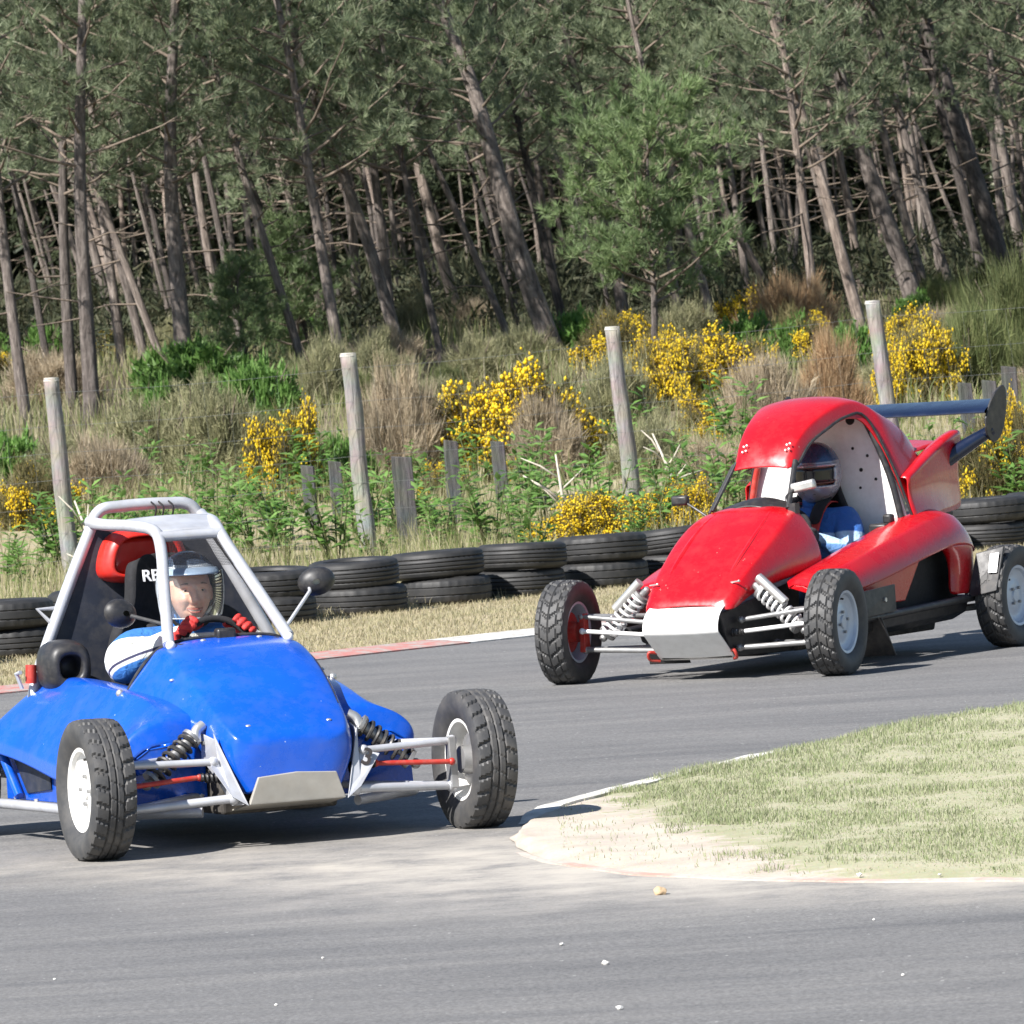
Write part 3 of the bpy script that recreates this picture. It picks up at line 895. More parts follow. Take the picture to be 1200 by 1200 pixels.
        rod(car, 'upper_arm', (0.03, s * 0.29, 0.325), hub + Vector((0.0, -s * 0.01, 0.075)), 0.0135, M['silver'])
        rod(car, 'upper_arm', (-0.24, s * 0.30, 0.335), hub + Vector((0.0, -s * 0.01, 0.075)), 0.0125, M['silver'])
        rod(car, 'lower_arm', (0.075, s * 0.235, 0.19), hub + Vector((0.0, -s * 0.02, -0.09)), 0.0165, M['silver'])
        rod(car, 'lower_arm', (-0.25, s * 0.26, 0.19), hub + Vector((0.0, -s * 0.02, -0.09)), 0.0145, M['silver'])
        rod(car, 'track_rod', (0.01, s * 0.34, 0.272), hub + Vector((0.045, -s * 0.03, 0.0)), 0.0095, M['redmetal'])
        gt = MB()
        for k in range(6):
            c0 = Vector((0.01, s * (0.245 + 0.017 * k), 0.262 + 0.0018 * k)); gt.ball(c0, (0.024, 0.010, 0.024 - 0.0014 * k), 12, 8)
        gt.build('steering_boot', M['black'], car)
        up = MB(); up.hexa([hub + Vector((-0.03, -s * 0.03, -0.10)), hub + Vector((0.03, -s * 0.03, -0.10)), hub + Vector((0.03, 0.0, -0.10)), hub + Vector((-0.03, 0.0, -0.10))],
                           [hub + Vector((-0.02, -s * 0.03, 0.09)), hub + Vector((0.02, -s * 0.03, 0.09)), hub + Vector((0.02, 0.0, 0.09)), hub + Vector((-0.02, 0.0, 0.09))])
        up.build('upright', M['steel'], car, smooth=False, bevel=0.004)
        shock(car, (-0.10, s * 0.305, 0.43), (-0.06, s * 0.52, 0.255), M['spring_black'], 0.034, 7.0)
        bk = MB(); bk.tube([(-0.10, s * 0.28, 0.455), (-0.09, s * 0.31, 0.435), (-0.08, s * 0.315, 0.395)], 0.02, 10, smooth=4); bk.build('shock_mount', M['alu'], car)
    text_obj('number_mark', '3', 0.085, M['dark_text'], car, Matrix.Translation((0.064, 0.290, 0.300)) @ Matrix.Rotation(R(82), 4, 'Z') @ Matrix.Rotation(R(84), 4, 'X') @ Matrix.Rotation(R(-18), 4, 'Z'), 0.004)
    # tub and floor
    tb = MB()
    tb.hexa([(-1.75, -0.27, 0.11), (-0.1, -0.22, 0.12), (-0.1, 0.22, 0.12), (-1.75, 0.27, 0.11)], [(-1.75, -0.30, 0.17), (-0.05, -0.235, 0.30), (-0.05, 0.235, 0.30), (-1.75, 0.30, 0.17)])
    tb.build('floor_tub', M['mud'], car, smooth=False, bevel=0.01)
    bh = MB(); bh.box((-0.30, 0, 0.36), (0.02, 0.46, 0.40)); bh.build('front_bulkhead', M['navy'], car, smooth=False)
    # side pods
    for s in (-1, 1):
        # cross-sections from front to rear: (x, inner y/z, top ridge y/z, outer shoulder y/z, lower edge y/z)
        S = [(-0.170, (0.30, 0.300), (0.34, 0.370), (0.38, 0.385), (0.47, 0.375), (0.525, 0.340), (0.530, 0.320), (0.52, 0.285)),
             (-0.20, (0.27, 0.475), (0.33, 0.485), (0.40, 0.480), (0.50, 0.455), (0.565, 0.400), (0.572, 0.360), (0.565, 0.265)),
             (-0.36, (0.27, 0.530), (0.355, 0.545), (0.385, 0.535), (0.470, 0.440), (0.560, 0.335), (0.592, 0.290), (0.598, 0.235)),
             (-0.65, (0.30, 0.560), (0.385, 0.575), (0.415, 0.565), (0.500, 0.465), (0.588, 0.340), (0.618, 0.285), (0.626, 0.225)),
             (-1.00, (0.34, 0.585), (0.410, 0.600), (0.440, 0.590), (0.520, 0.495), (0.602, 0.375), (0.628, 0.325), (0.636, 0.275)),
             (-1.28, (0.36, 0.600), (0.430, 0.612), (0.460, 0.602), (0.545, 0.515), (0.628, 0.410), (0.652, 0.365), (0.658, 0.320)),
             (-1.50, (0.36, 0.580), (0.440, 0.592), (0.470, 0.580), (0.570, 0.510), (0.670, 0.425), (0.696, 0.390), (0.704, 0.345)),
             (-1.56, (0.36, 0.560), (0.440, 0.570), (0.470, 0.560), (0.570, 0.495), (0.668, 0.420), (0.692, 0.388), (0.700, 0.345)),
             (-1.575, (0.36, 0.50), (0.43, 0.50), (0.465, 0.495), (0.55, 0.450), (0.64, 0.400), (0.664, 0.375), (0.672, 0.340))]
        rows = [[Vector((a[0], s * y, z)) for y, z in a[1:]] for a in S]
        mb = MB(); mb.grid(rows)
        mb.f.append(tuple(range(7)))
        pod = mb.build('side_pod', M['blue'], car, subsurf=3, solid=0.006, crease=(7, {2: 0.75, 5: 0.7}, {1: 0.5}))
        # recessed lower panel with strut and a triangular dark opening
        lp = MB()
        lp.hexa([(-0.25, s * 0.545, 0.165), (-1.56, s * 0.600, 0.150), (-1.56, s * 0.615, 0.150), (-0.25, s * 0.560, 0.165)],
                [(-0.25, s * 0.545, 0.33), (-1.56, s * 0.600, 0.42), (-1.56, s * 0.615, 0.42), (-0.25, s * 0.560, 0.33)])
        lo = lp.build('lower_panel', M['blue'], car, smooth=False, bevel=0.003)
        op = plate('side_opening', [(-1.02, s * 0.599, 0.300), (-1.02, s * 0.599, 0.205), (-1.30, s * 0.608, 0.180), (-1.50, s * 0.615, 0.36)], 0.006, (-0.03, s, 0), M['navy'], lo)
        stt = MB(); stt.tube([(-1.34, s * 0.632, 0.17), (-1.54, s * 0.650, 0.38)], 0.018, 10); stt.build('strut', M['blue'], lo)
        fp = MB(); fp.hexa([(-0.26, s * 0.23, 0.15), (-0.24, s * 0.23, 0.15), (-0.22, s * 0.565, 0.16), (-0.24, s * 0.565, 0.16)], [(-0.22, s * 0.25, 0.44), (-0.20, s * 0.25, 0.44), (-0.175, s * 0.54, 0.34), (-0.195, s * 0.54, 0.34)])
        fp.build('pod_front', M['blue'], car, smooth=False, bevel=0.004)
        rl = MB(); rl.tube([(-0.10, s * 0.30, 0.135), (-0.22, s * 0.50, 0.140), (-0.34, s * 0.598, 0.142), (-1.0, s * 0.625, 0.140), (-1.58, s * 0.655, 0.135)], 0.019, 12, smooth=4)
        ro = rl.build('side_rail', M['silver'], car)
        bolt_heads('bolt', [Vector((x, s * (0.605 + 0.02 * (-x - 0.4)), 0.161)) for x in (-0.55, -0.85, -1.15, -1.40)], (0, 0, 1), 0.010, M['alu'], ro)
        if s < 0: continue
        vs_ = MB(); vs_.hexa([(-0.42, s * 0.430, 0.470), (-0.72, s * 0.415, 0.530), (-0.72, s * 0.432, 0.510), (-0.52, s * 0.465, 0.448)], [(-0.42, s * 0.450, 0.492), (-0.72, s * 0.435, 0.556), (-0.72, s * 0.452, 0.535), (-0.52, s * 0.485, 0.474)])
        vs_.build('vent_slit', M['black'], pod, smooth=False)
    # roll cage
    cage = MB()
    P = {}
    for s in (-1, 1):
        P['foot', s] = Vector((-0.60, s * 0.235, 0.735)); P['ftop', s] = Vector((-1.00, s * 0.118, 1.125))
        P['rtop', s] = Vector((-1.55, s * 0.225, 1.185)); P['rbot', s] = Vector((-1.47, s * 0.50, 0.59)); P['base', s] = Vector((-1.45, s * 0.53, 0.40))
    c_parts = []
    for s in (-1, 1):
        mb = MB()
        mb.tube([P['foot', s], P['foot', s].lerp(P['ftop', s], 0.5), P['foot', s].lerp(P['ftop', s], 0.9), P['ftop', s] + Vector((-0.05, s * 0.006, 0.022)), P['ftop', s].lerp(P['rtop', s], 0.35) + Vector((0, 0, 0.02)), P['rtop', s].lerp(P['ftop', s], 0.2), P['rtop', s]], 0.0225, 14, smooth=6)
        mb.build('front_pillar', M['silver'], car)
    mb = MB()
    mb.tube([P['base', -1], P['rbot', -1], P['rbot', -1].lerp(P['rtop', -1], 0.5), P['rtop', -1] + Vector((0, -0.012, -0.06)), P['rtop', -1] + Vector((0.0, 0.04, 0.035)), Vector((-1.55, -0.09, 1.236)), Vector((-1.55, 0.09, 1.236)), P['rtop', 1] + Vector((0.0, -0.04, 0.035)), P['rtop', 1] + Vector((0, 0.012, -0.06)), P['rbot', 1].lerp(P['rtop', 1], 0.5), P['rbot', 1], P['base', 1]], 0.0235, 14, smooth=7)
    mb.build('main_hoop', M['silver'], car)
    mb = MB(); mb.tube([P['ftop', -1], P['ftop', 1]], 0.020, 12); mb.build('front_crossbar', M['silver'], car)
    for s in (-1, 1):
        mb = MB(); mb.tube([P['rtop', s] + Vector((-0.02, s * 0.03, -0.12)), Vector((-1.80, s * 0.26, 0.66)), Vector((-1.98, s * 0.30, 0.42))], 0.016, 10)
        mb.build('rear_brace', M['silver'], car)
        if s < 0:
            mb = MB(); mb.tube([Vector((-1.49, s * 0.41, 0.80)), Vector((-1.51, s * 0.465, 0.865)), Vector((-1.51, s * 0.37, 0.865))], 0.009, 8); mb.build('bracket', M['silver'], car)
        mb = MB(); mb.ball(P['foot', s] + Vector((0.012, -s * 0.004, -0.004)), 0.019, 10, 8); mb.build('pillar_clamp', M['white_rim'], car)
    roofp = MB()
    rows = [[Vector((x, y * w, z + 0.010 * (1 - (y) ** 2))) for y in (-1, -0.5, 0, 0.5, 1)] for x, w, z in ((-1.01, 0.115, 1.138), (-1.10, 0.135, 1.160), (-1.22, 0.168, 1.180), (-1.30, 0.188, 1.190))]
    rows[-1][1].x -= -0.03; rows[-1][2].x += 0.075; rows[-1][3].x += 0.03
    roofp.grid(rows); roofp.build('roof_plate', M['silver'], car, subsurf=2, solid=0.004)
    for y in (0.02, 0.05, 0.09):
        mb = MB(); mb.tube([(-1.53, y, 1.245), (-1.51, y + 0.012, 1.225), (-1.52, y + 0.01, 1.19), (-1.56, y, 1.12)], 0.004, 6, smooth=4); mb.build('cable', M['black'], car)
    # firewall behind the seat
    fw = plate('firewall', [(-1.49, -0.49, 0.56), (-1.49, 0.49, 0.56), (-1.55, 0.215, 1.17), (-1.55, -0.215, 1.17)], 0.012, (1, 0, 0.05), M['navy'], car)
    # red air box on the firewall
    ab = MB()
    rows = []
    for x, k in ((-1.545, 1.0), (-1.51, 1.02), (-1.475, 0.98), (-1.445, 0.90), (-1.435, 0.74)):
        ring = []
        for i in range(20):
            a = 2 * math.pi * i / 20
            cy, cz = math.cos(a), math.sin(a)
            ry = abs(cy) ** 0.6 * (1 if cy > 0 else -1); rz = abs(cz) ** 0.6 * (1 if cz > 0 else -1)
            ring.append(Vector((x, -0.035 + 0.175 * k * ry * (1 - 0.18 * rz), 1.045 + 0.105 * k * rz)))
        rows.append(ring)
    ab.grid(rows, True); ab.build('air_box', M['redplastic'], car, solid=0.008, subsurf=1)
    ai = MB(); ai.box((-1.50, -0.035, 1.045), (0.06, 0.27, 0.14)); ai.build('air_filter', M['redplastic'], car, bevel=0.02)
    # seat
    seat = MB()
    rows = []
    for z, hw, x, wrap in ((0.20, 0.20, -1.12, 0.10), (0.40, 0.22, -1.26, 0.13), (0.60, 0.235, -1.355, 0.13), (0.74, 0.225, -1.39, 0.09), (0.80, 0.16, -1.41, 0.05), (0.86, 0.118, -1.40, 0.05), (0.97, 0.118, -1.40, 0.05), (1.035, 0.10, -1.40, 0.03), (1.05, 0.06, -1.40, 0.0)):
        rows.append([Vector((x + wrap * max(0, abs(t) - 0.5) * 2, hw * t, z)) for t in (-1, -0.75, -0.4, 0, 0.4, 0.75, 1)])
    seat.grid(rows); so = seat.build('seat', M['blackfab'], car, subsurf=2, solid=0.05)
    text_obj('seat_lettering', 'RBE', 0.062, M['white_text'], so, Matrix.Translation((-1.345, -0.040, 0.968)) @ Matrix.Rotation(R(90), 4, 'Z') @ Matrix.Rotation(R(88), 4, 'X'), 0.004)
    # steering wheel
    C = Vector((-0.76, 0.01, 0.70)); T = Matrix.Translation(C) @ Matrix.Rotation(R(-28), 4, 'Y')
    sw = MB()
    pts = [T @ Vector((0, 0.135 * math.cos(2 * math.pi * k / 32), 0.125 * math.sin(2 * math.pi * k / 32))) for k in range(32)]
    sw.tube(pts, 0.0135, 10, closed=True)
    swo = sw.build('steering_wheel', M['blackfab'], car)
    sp = MB()
    for a in (0, math.pi, -math.pi / 2):
        sp.tube([T @ Vector((0.02, 0, 0)), T @ Vector((0, 0.125 * math.cos(a), 0.118 * math.sin(a)))], 0.009, 8)
    sp.tube([T @ Vector((0.03, 0, 0)), T @ Vector((-0.006, 0, 0))], 0.035, 16)
    sp.tube([(-0.45, 0.01, 0.52), T @ Vector((0.02, 0, 0))], 0.012, 10)
    sp.build('spokes', M['steel'], swo)
    ds = MB(); ds.box((-0.60, 0.0, 0.70), (0.03, 0.40, 0.07)); ds.box((-0.64, 0.00, 0.755), (0.05, 0.075, 0.05)); ds.build('dashboard', M['black'], car, bevel=0.01)
    # mirrors
    for s in (-1, 1):
        stem_a = P['foot', s].lerp(P['ftop', s], 0.06) if s > 0 else P['foot', s].lerp(P['ftop', s], 0.18)
        c = Vector((-0.74, 0.405, 0.925)) if s > 0 else Vector((-0.80, -0.345, 0.855))
        mi = MB()
        rot = Matrix.Rotation(R(-18 * s), 3, 'Z') @ Matrix.Rotation(R(-14 if s < 0 else 10), 3, 'X')
        rows = []
        for i in range(10):
            t = i / 9; k = math.sqrt(max(0, 1 - (t * 0.98) ** 2)) if i else 1.0
            rows.append([c + rot @ Vector((0.045 * t - 0.02, 0.072 * k * math.cos(2 * math.pi * j / 20), 0.055 * k * math.sin(2 * math.pi * j / 20))) for j in range(20)])
        mi.grid(rows, True)
        mo = mi.build('mirror', M['black'], car)
        gl = MB(); gl.add(rows[0], [tuple(range(20))]); gl.build('mirror_glass', M['alu'], mo, smooth=False)
        sm = MB(); sm.tube([stem_a, stem_a.lerp(c, 0.8), c + Vector((0, -s * 0.03, -0.02))], 0.007, 8); sm.build('mirror_stalk', M['silver'] if s > 0 else M['rubber'], mo)
    # side nets and windscreen mesh
    nt = MB(); net(nt, P['foot', 1] + Vector((-0.03, 0.02, 0.02)), P['rbot', 1] + Vector((0.02, -0.01, 0.12)), P['rtop', 1] + Vector((0.0, 0, -0.03)), P['ftop', 1] + Vector((-0.02, 0.012, -0.02)), 34, 24, 0.0034)
    nt.build('window_net', M['blackfab'], car)
    # peak strip under the roof
    pk = MB(); net(pk, P['foot', 1].lerp(P['ftop', 1], 0.70), P['foot', -1].lerp(P['ftop', -1], 0.70), P['ftop', -1], P['ftop', 1], 46, 20, 0.0007); pk.build('sun_strip_mesh', M['blackfab'], car)
    # fuel tank / intake moulding beside the seat, both sides
    for s in (-1,):
        it = MB()
        rows = []
        for x, ry, rz in ((-1.44, 0.06, 0.07), (-1.42, 0.085, 0.095), (-1.36, 0.095, 0.105), (-1.27, 0.092, 0.10), (-1.22, 0.080, 0.088), (-1.205, 0.044, 0.046), (-1.25, 0.041, 0.043), (-1.33, 0.039, 0.041)):
            rows.append([Vector((x, -0.430 + ry * (abs(math.cos(a)) ** 0.75) * (1 if math.cos(a) > 0 else -1), 0.650 + rz * (abs(math.sin(a)) ** 0.75) * (1 if math.sin(a) > 0 else -1))) for a in [2 * math.pi * i / 24 for i in range(24)]])
        it.grid(rows, True); it.f.append(tuple((len(rows) - 1) * 24 + i for i in range(24)))
        it.build('intake_pod', M['black'], car, subsurf=1)
        cp = MB(); cp.tube([(-1.42, -0.535, 0.59), (-1.42, -0.53, 0.66)], 0.022, 12); cp.build('oil_catch', M['redmetal'], car)
        cs = MB(); cs.tube([(-1.44, -0.565, 0.57), (-1.44, -0.585, 0.63), (-1.40, -0.58, 0.635)], 0.008, 8); cs.build('cage_foot', M['silver'], car)
    # engine and tail behind the firewall
    en = MB(); en.box((-1.80, 0.0, 0.42), (0.42, 0.46, 0.40)); en.box((-1.80, 0.05, 0.70), (0.30, 0.34, 0.18))
    for k in range(7): en.box((-1.80, 0.05, 0.63 + 0.025 * k), (0.34, 0.38, 0.008))
    en.build('engine', M['steel'], car, bevel=0.01)
    for s in (-1, 1):
        rod(car, 'rear_arm', (-1.40, s * 0.30, 0.20), (-1.84, s * 0.60, 0.24), 0.018, M['silver'])
        rod(car, 'drive_shaft', (-1.84, s * 0.20, 0.27), (-1.84, s * 0.62, 0.258), 0.016, M['steel'])
        shock(car, (-1.72, s * 0.30, 0.60), (-1.80, s * 0.54, 0.27), M['spring_black'], 0.036, 6.5)
    ex = MB(); ex.tube([(-1.75, 0.2, 0.35), (-1.95, 0.26, 0.40), (-2.15, 0.28, 0.46)], 0.045, 14, smooth=4); ex.build('exhaust', M['steel'], car)
    return car

BLUE = blue_buggy()
# ------------------------------------------------------------------ the red buggy
def red_buggy():
    car = empty('red_buggy', (0.89, 37.6, 0.0), R(-119))
    car.rotation_euler = (R(0.15), 0, R(-119))
    tag(car, 'red racing buggy with rounded canopy, rear wing and white nose plate', 'race car')
    RAD, W = 0.260, 0.160
    tm = tyre_mesh('tyre', M['tyre_red'], RAD, W, 24, 'chevron')
    rm = rim_mesh(M['grey_rim'], W)
    for x, y, st in ((0, -0.74, R(5)), (0, 0.74, R(5)), (-1.97, -0.74, 0), (-1.97, 0.74, 0)):
        add_wheel(car, x, y, RAD, tm, rm, st, -1.5 if x == 0 else -0.5, M['redmetal'], W)
    # nose cowl
    st = [
        (0.140, [(0.200, 0.350), (0.190, 0.360), (0.130, 0.368), (0.065, 0.372), (0.0, 0.374)]),
        (0.128, [(0.232, 0.346), (0.232, 0.366), (0.200, 0.390), (0.105, 0.400), (0.0, 0.400)]),
        (0.09, [(0.250, 0.352), (0.254, 0.385), (0.220, 0.428), (0.115, 0.440), (0.0, 0.434)]),
        (0.0, [(0.268, 0.400), (0.274, 0.435), (0.242, 0.496), (0.125, 0.512), (0.0, 0.505)]),
        (-0.15, [(0.284, 0.440), (0.292, 0.490), (0.260, 0.585), (0.135, 0.608), (0.0, 0.602)]),
        (-0.35, [(0.318, 0.470), (0.328, 0.560), (0.275, 0.695), (0.142, 0.727), (0.0, 0.724)]),
        (-0.52, [(0.350, 0.490), (0.350, 0.615), (0.262, 0.770), (0.140, 0.805), (0.0, 0.806)]),
        (-0.63, [(0.362, 0.500), (0.352, 0.640), (0.245, 0.792), (0.130, 0.822), (0.0, 0.826)]),
        (-0.65, [(0.360, 0.500), (0.350, 0.640), (0.242, 0.788), (0.128, 0.816), (0.0, 0.820)]),
    ]
    mb = MB(); mb.grid(ring_rows(st, None))
    cowl = mb.build('nose_cowl', M['red'], car, subsurf=3, solid=0.006, crease=(9, {2: 0.5, 6: 0.5}, {}))
    for s in (-1, 1):
        cr = MB(); cr.tube([(0.06, s * 0.165, 0.438), (-0.08, s * 0.170, 0.546), (-0.25, s * 0.172, 0.649), (-0.42, s * 0.165, 0.738), (-0.52, s * 0.15, 0.787)], [0.006, 0.014, 0.016, 0.014, 0.006], 8, smooth=5)
        cr.build('cowl_crease', M['red'], cowl)
        pin = MB(); pin.tube([(0.045, s * 0.225 - 0.02, 0.476), (0.05, s * 0.225 + 0.025, 0.480)], 0.004, 6); pin.ball((0.05, s * 0.225 + 0.026, 0.481), 0.007, 8, 6)
        pin.build('cowl_pin', M['alu'], cowl)
    # white nose plate, bent round the front
    prof = [(0.112, 0.372), (0.165, 0.352), (0.205, 0.318), (0.220, 0.275), (0.222, 0.252), (0.214, 0.236), (0.190, 0.218), (0.125, 0.165), (0.050, 0.104)]
    mb = MB(); mb.grid([[Vector((x, 0.207 * t, z + 0.004 * t * t)) for t in (-1, -0.97, -0.5, 0, 0.5, 0.97, 1)] for x, z in prof])
    npl = mb.build('nose_plate', M['white_plate'], car, subsurf=2, solid=0.004)
    # dark nose box, floor
    nb = MB(); nb.hexa([(0.06, -0.195, 0.11), (0.06, 0.195, 0.11), (-0.55, 0.25, 0.10), (-0.55, -0.25, 0.10)], [(0.17, -0.195, 0.33), (0.17, 0.195, 0.33), (-0.55, 0.28, 0.46), (-0.55, -0.28, 0.46)])
    nb.build('nose_box', M['black'], car, smooth=False, bevel=0.006)
    tb = MB(); tb.hexa([(-0.5, -0.27, 0.10), (-0.5, 0.27, 0.10), (-2.0, 0.30, 0.10), (-2.0, -0.30, 0.10)], [(-0.5, -0.29, 0.20), (-0.5, 0.29, 0.20), (-2.0, 0.32, 0.20), (-2.0, -0.32, 0.20)])
    tb.build('floor_tub', M['mud'], car, smooth=False, bevel=0.01)
    for s in (-1, 1):
        hub = Vector((0, s * 0.665, 0.26))
        rod(car, 'upper_arm', (0.02, s * 0.235, 0.290), hub + Vector((0.01, -s * 0.01, 0.075)), 0.012, M['steel'])
        rod(car, 'upper_arm', (-0.28, s * 0.27, 0.31), hub + Vector((-0.01, -s * 0.01, 0.075)), 0.012, M['steel'])
        rod(car, 'track_rod', (0.05, s * 0.23, 0.232), hub + Vector((0.05, -s * 0.03, 0.005)), 0.0105, M['spring_white'])
        rod(car, 'lower_arm', (0.03, s * 0.225, 0.155), hub + Vector((0.01, -s * 0.02, -0.09)), 0.013, M['steel'])
        rod(car, 'lower_arm', (-0.30, s * 0.26, 0.155), hub + Vector((-0.01, -s * 0.02, -0.09)), 0.013, M['steel'])
        shock(car, (-0.03, s * 0.305, 0.45), (-0.02, s * 0.555, 0.225), M['spring_white'], 0.040, 7.5, True)
        up = MB(); up.hexa([hub + Vector((-0.03, -s * 0.03, -0.10)), hub + Vector((0.03, -s * 0.03, -0.10)), hub + Vector((0.03, 0, -0.10)), hub + Vector((-0.03, 0, -0.10))], [hub + Vector((-0.02, -s * 0.03, 0.09)), hub + Vector((0.02, -s * 0.03, 0.09)), hub + Vector((0.02, 0, 0.09)), hub + Vector((-0.02, 0, 0.09))])
        up.build('upright', M['redmetal'], car, smooth=False, bevel=0.004)
        bo = MB()
        for k in range(5): bo.ball((0.05, s * (0.205 + 0.014 * k), 0.231), (0.021, 0.009, 0.021 - 0.001 * k), 12, 8)
        bo.build('steering_boot', M['black'], car)
        hk = MB(); hk.tube([(0.08, s * 0.20, 0.145), (0.115, s * 0.235, 0.15), (0.10, s * 0.24, 0.115), (0.06, s * 0.205, 0.105)], 0.008, 8, smooth=4); hk.build('tow_hook', M['redmetal'], car)
    # canopy
    st = [
        (-0.752, [(0.150, 1.000), (0.140, 1.001), (0.100, 1.004), (0.050, 1.007), (0.0, 1.008)]),
        (-0.768, [(0.166, 0.998), (0.160, 1.020), (0.125, 1.040), (0.070, 1.052), (0.0, 1.056)]),
        (-0.825, [(0.176, 1.020), (0.172, 1.060), (0.158, 1.112), (0.092, 1.128), (0.0, 1.131)]),
        (-0.925, [(0.190, 1.105), (0.188, 1.135), (0.174, 1.192), (0.102, 1.214), (0.0, 1.219)]),
        (-1.06, [(0.212, 1.165), (0.210, 1.192), (0.198, 1.249), (0.118, 1.274), (0.0, 1.281)]),
        (-1.23, [(0.246, 1.225), (0.244, 1.250), (0.230, 1.300), (0.138, 1.326), (0.0, 1.333)]),
        (-1.37, [(0.292, 1.215), (0.278, 1.245), (0.250, 1.302), (0.150, 1.330), (0.0, 1.338)]),
        (-1.435, [(0.395, 0.960), (0.345, 1.120), (0.275, 1.275), (0.155, 1.322), (0.0, 1.332)]),
        (-1.475, [(0.480, 0.665), (0.415, 0.950), (0.318, 1.232), (0.165, 1.304), (0.0, 1.316)]),
        (-1.62, [(0.485, 0.665), (0.425, 0.940), (0.318, 1.185), (0.158, 1.262), (0.0, 1.276)]),
        (-1.76, [(0.478, 0.675), (0.424, 0.920), (0.316, 1.135), (0.158, 1.205), (0.0, 1.218)]),
        (-1.90, [(0.455, 0.690), (0.395, 0.870), (0.285, 1.030), (0.140, 1.085), (0.0, 1.095)]),
    ]
    mb = MB(); mb.grid(ring_rows(st, None))
    can = mb.build('canopy', M['red'], car, subsurf=3, solid=0.010, crease=(9, {2: 0.4, 6: 0.4}, {2: 0.3}))
    eg = MB()
    for s in (-1, 1):
        eg.tube([(x, s * p[0][0], p[0][1]) for x, p in st[1:9]], 0.008, 8, smooth=5)
    eg.build('canopy_edge', M['black'], can)
    rivs = []
    for y0, z0 in ((-0.115, 1.085), (0.125, 1.085)):
        for dy, dz in ((0, 0), (0.018, 0.006), (0.004, 0.026), (0.020, 0.032)):
            rivs.append(Vector((-0.782 - dz * 0.4 - abs(y0 + dy) * 0.05, y0 + dy, z0 + dz)))
    bolt_heads('rivet', rivs, (1, 0, 0.4), 0.005, M['white_plate'], can)
    # firewall with holes
    fw = plate('firewall', [(-1.455, -0.475, 0.60), (-1.455, 0.475, 0.60), (-1.455, 0.372, 0.97), (-1.45, 0.262, 1.19), (-1.45, 0.11, 1.275), (-1.45, -0.11, 1.275), (-1.45, -0.262, 1.19), (-1.455, -0.372, 0.97)], 0.012, (1, 0, 0), M['white_plate'], car)
    for (y, z, r_) in ((0.165, 1.205, 0.026), (-0.165, 1.205, 0.026), (0.21, 0.95, 0.010), (0.25, 1.02, 0.008), (0.17, 1.06, 0.008), (0.29, 0.90, 0.008), (0.30, 1.10, 0.006), (0.20, 0.86, 0.007)):
        h = MB(); h.tube([(-1.449, y, z), (-1.444, y, z)], r_, 16); h.build('hole', M['darkgap'], fw)
    # black perforated front pillars
    for s in (-1, 1):
        a = Vector((-0.60, s * 0.215, 0.80)); b = Vector((-0.80, s * 0.168, 1.03))
        w = Vector((0.012, s * 0.004, 0.004)); w2 = Vector((-0.03, s * 0.028, -0.008))
        if s > 0:
            p = MB(); p.tube([a, b], 0.014, 10); p.build('front_pillar', M['black'], car)
        p = MB(); net(p, a - w2 * 0.5, a + w2 * 1.0, b + w2 * 1.0, b - w2 * 0.5, 3, 18, 0.0032); p.tube([a - w2 * 0.5, b - w2 * 0.5], 0.009, 8); p.tube([a + w2, b + w2], 0.007, 8)
        if s < 0: p.build('front_pillar', M['black'], car)
        cg = MB(); cg.tube([(-1.43, s * 0.44, 0.62), (-1.42, s * 0.38, 0.92), (-1.40, s * 0.27, 1.20), (-1.38, s * 0.20, 1.265)], 0.017, 10, smooth=4)
        cg.build('cage_tube', M['black'] if s > 0 else M['redmetal'], car)
    # dash cover
    dc = MB(); rows = []
    for x, hw, z in ((-0.585, 0.20, 0.812), (-0.62, 0.225, 0.826), (-0.70, 0.225, 0.846), (-0.76, 0.20, 0.850), (-0.77, 0.19, 0.835)):
        rows.append([Vector((x, hw * t, z - 0.045 * abs(t) ** 3 + (0.012 if abs(t) < 0.3 else 0))) for t in (-1, -0.8, -0.5, -0.2, 0.2, 0.5, 0.8, 1)])
    dc.grid(rows); dc.build('dash_cover', M['black'], car, subsurf=2, solid=0.008)
    # steering wheel
    C = Vector((-0.98, 0.0, 0.66)); T = Matrix.Translation(C) @ Matrix.Rotation(R(-25), 4, 'Y')
    sw = MB(); sw.tube([T @ Vector((0, 0.13 * math.cos(2 * math.pi * k / 28), 0.13 * math.sin(2 * math.pi * k / 28))) for k in range(28)], 0.013, 10, closed=True)
    swo = sw.build('steering_wheel', M['blackfab'], car)
    sp = MB()
    for a in (0, math.pi, -math.pi / 2): sp.tube([T @ Vector((0.01, 0, 0)), T @ Vector((0, 0.12 * math.cos(a), 0.12 * math.sin(a)))], 0.009, 8)
    sp.tube([T @ Vector((0.30, 0, -0.04)), T @ Vector((0, 0, 0))], 0.012, 10); sp.build('spokes', M['steel'], swo)
    # seat
    seat = MB(); rows = []
    for z, hw, x, wrap in ((0.20, 0.20, -1.18, 0.12), (0.42, 0.22, -1.36, 0.15), (0.60, 0.235, -1.40, 0.14), (0.72, 0.215, -1.415, 0.08), (0.78, 0.15, -1.42, 0.04), (0.90, 0.11, -1.42, 0.03), (0.94, 0.08, -1.42, 0.0)):
        rows.append([Vector((x + wrap * max(0, abs(t) - 0.5) * 2, hw * t, z)) for t in (-1, -0.75, -0.4, 0, 0.4, 0.75, 1)])
    seat.grid(rows); seat.build('seat', M['blackfab'], car, subsurf=2, solid=0.03)
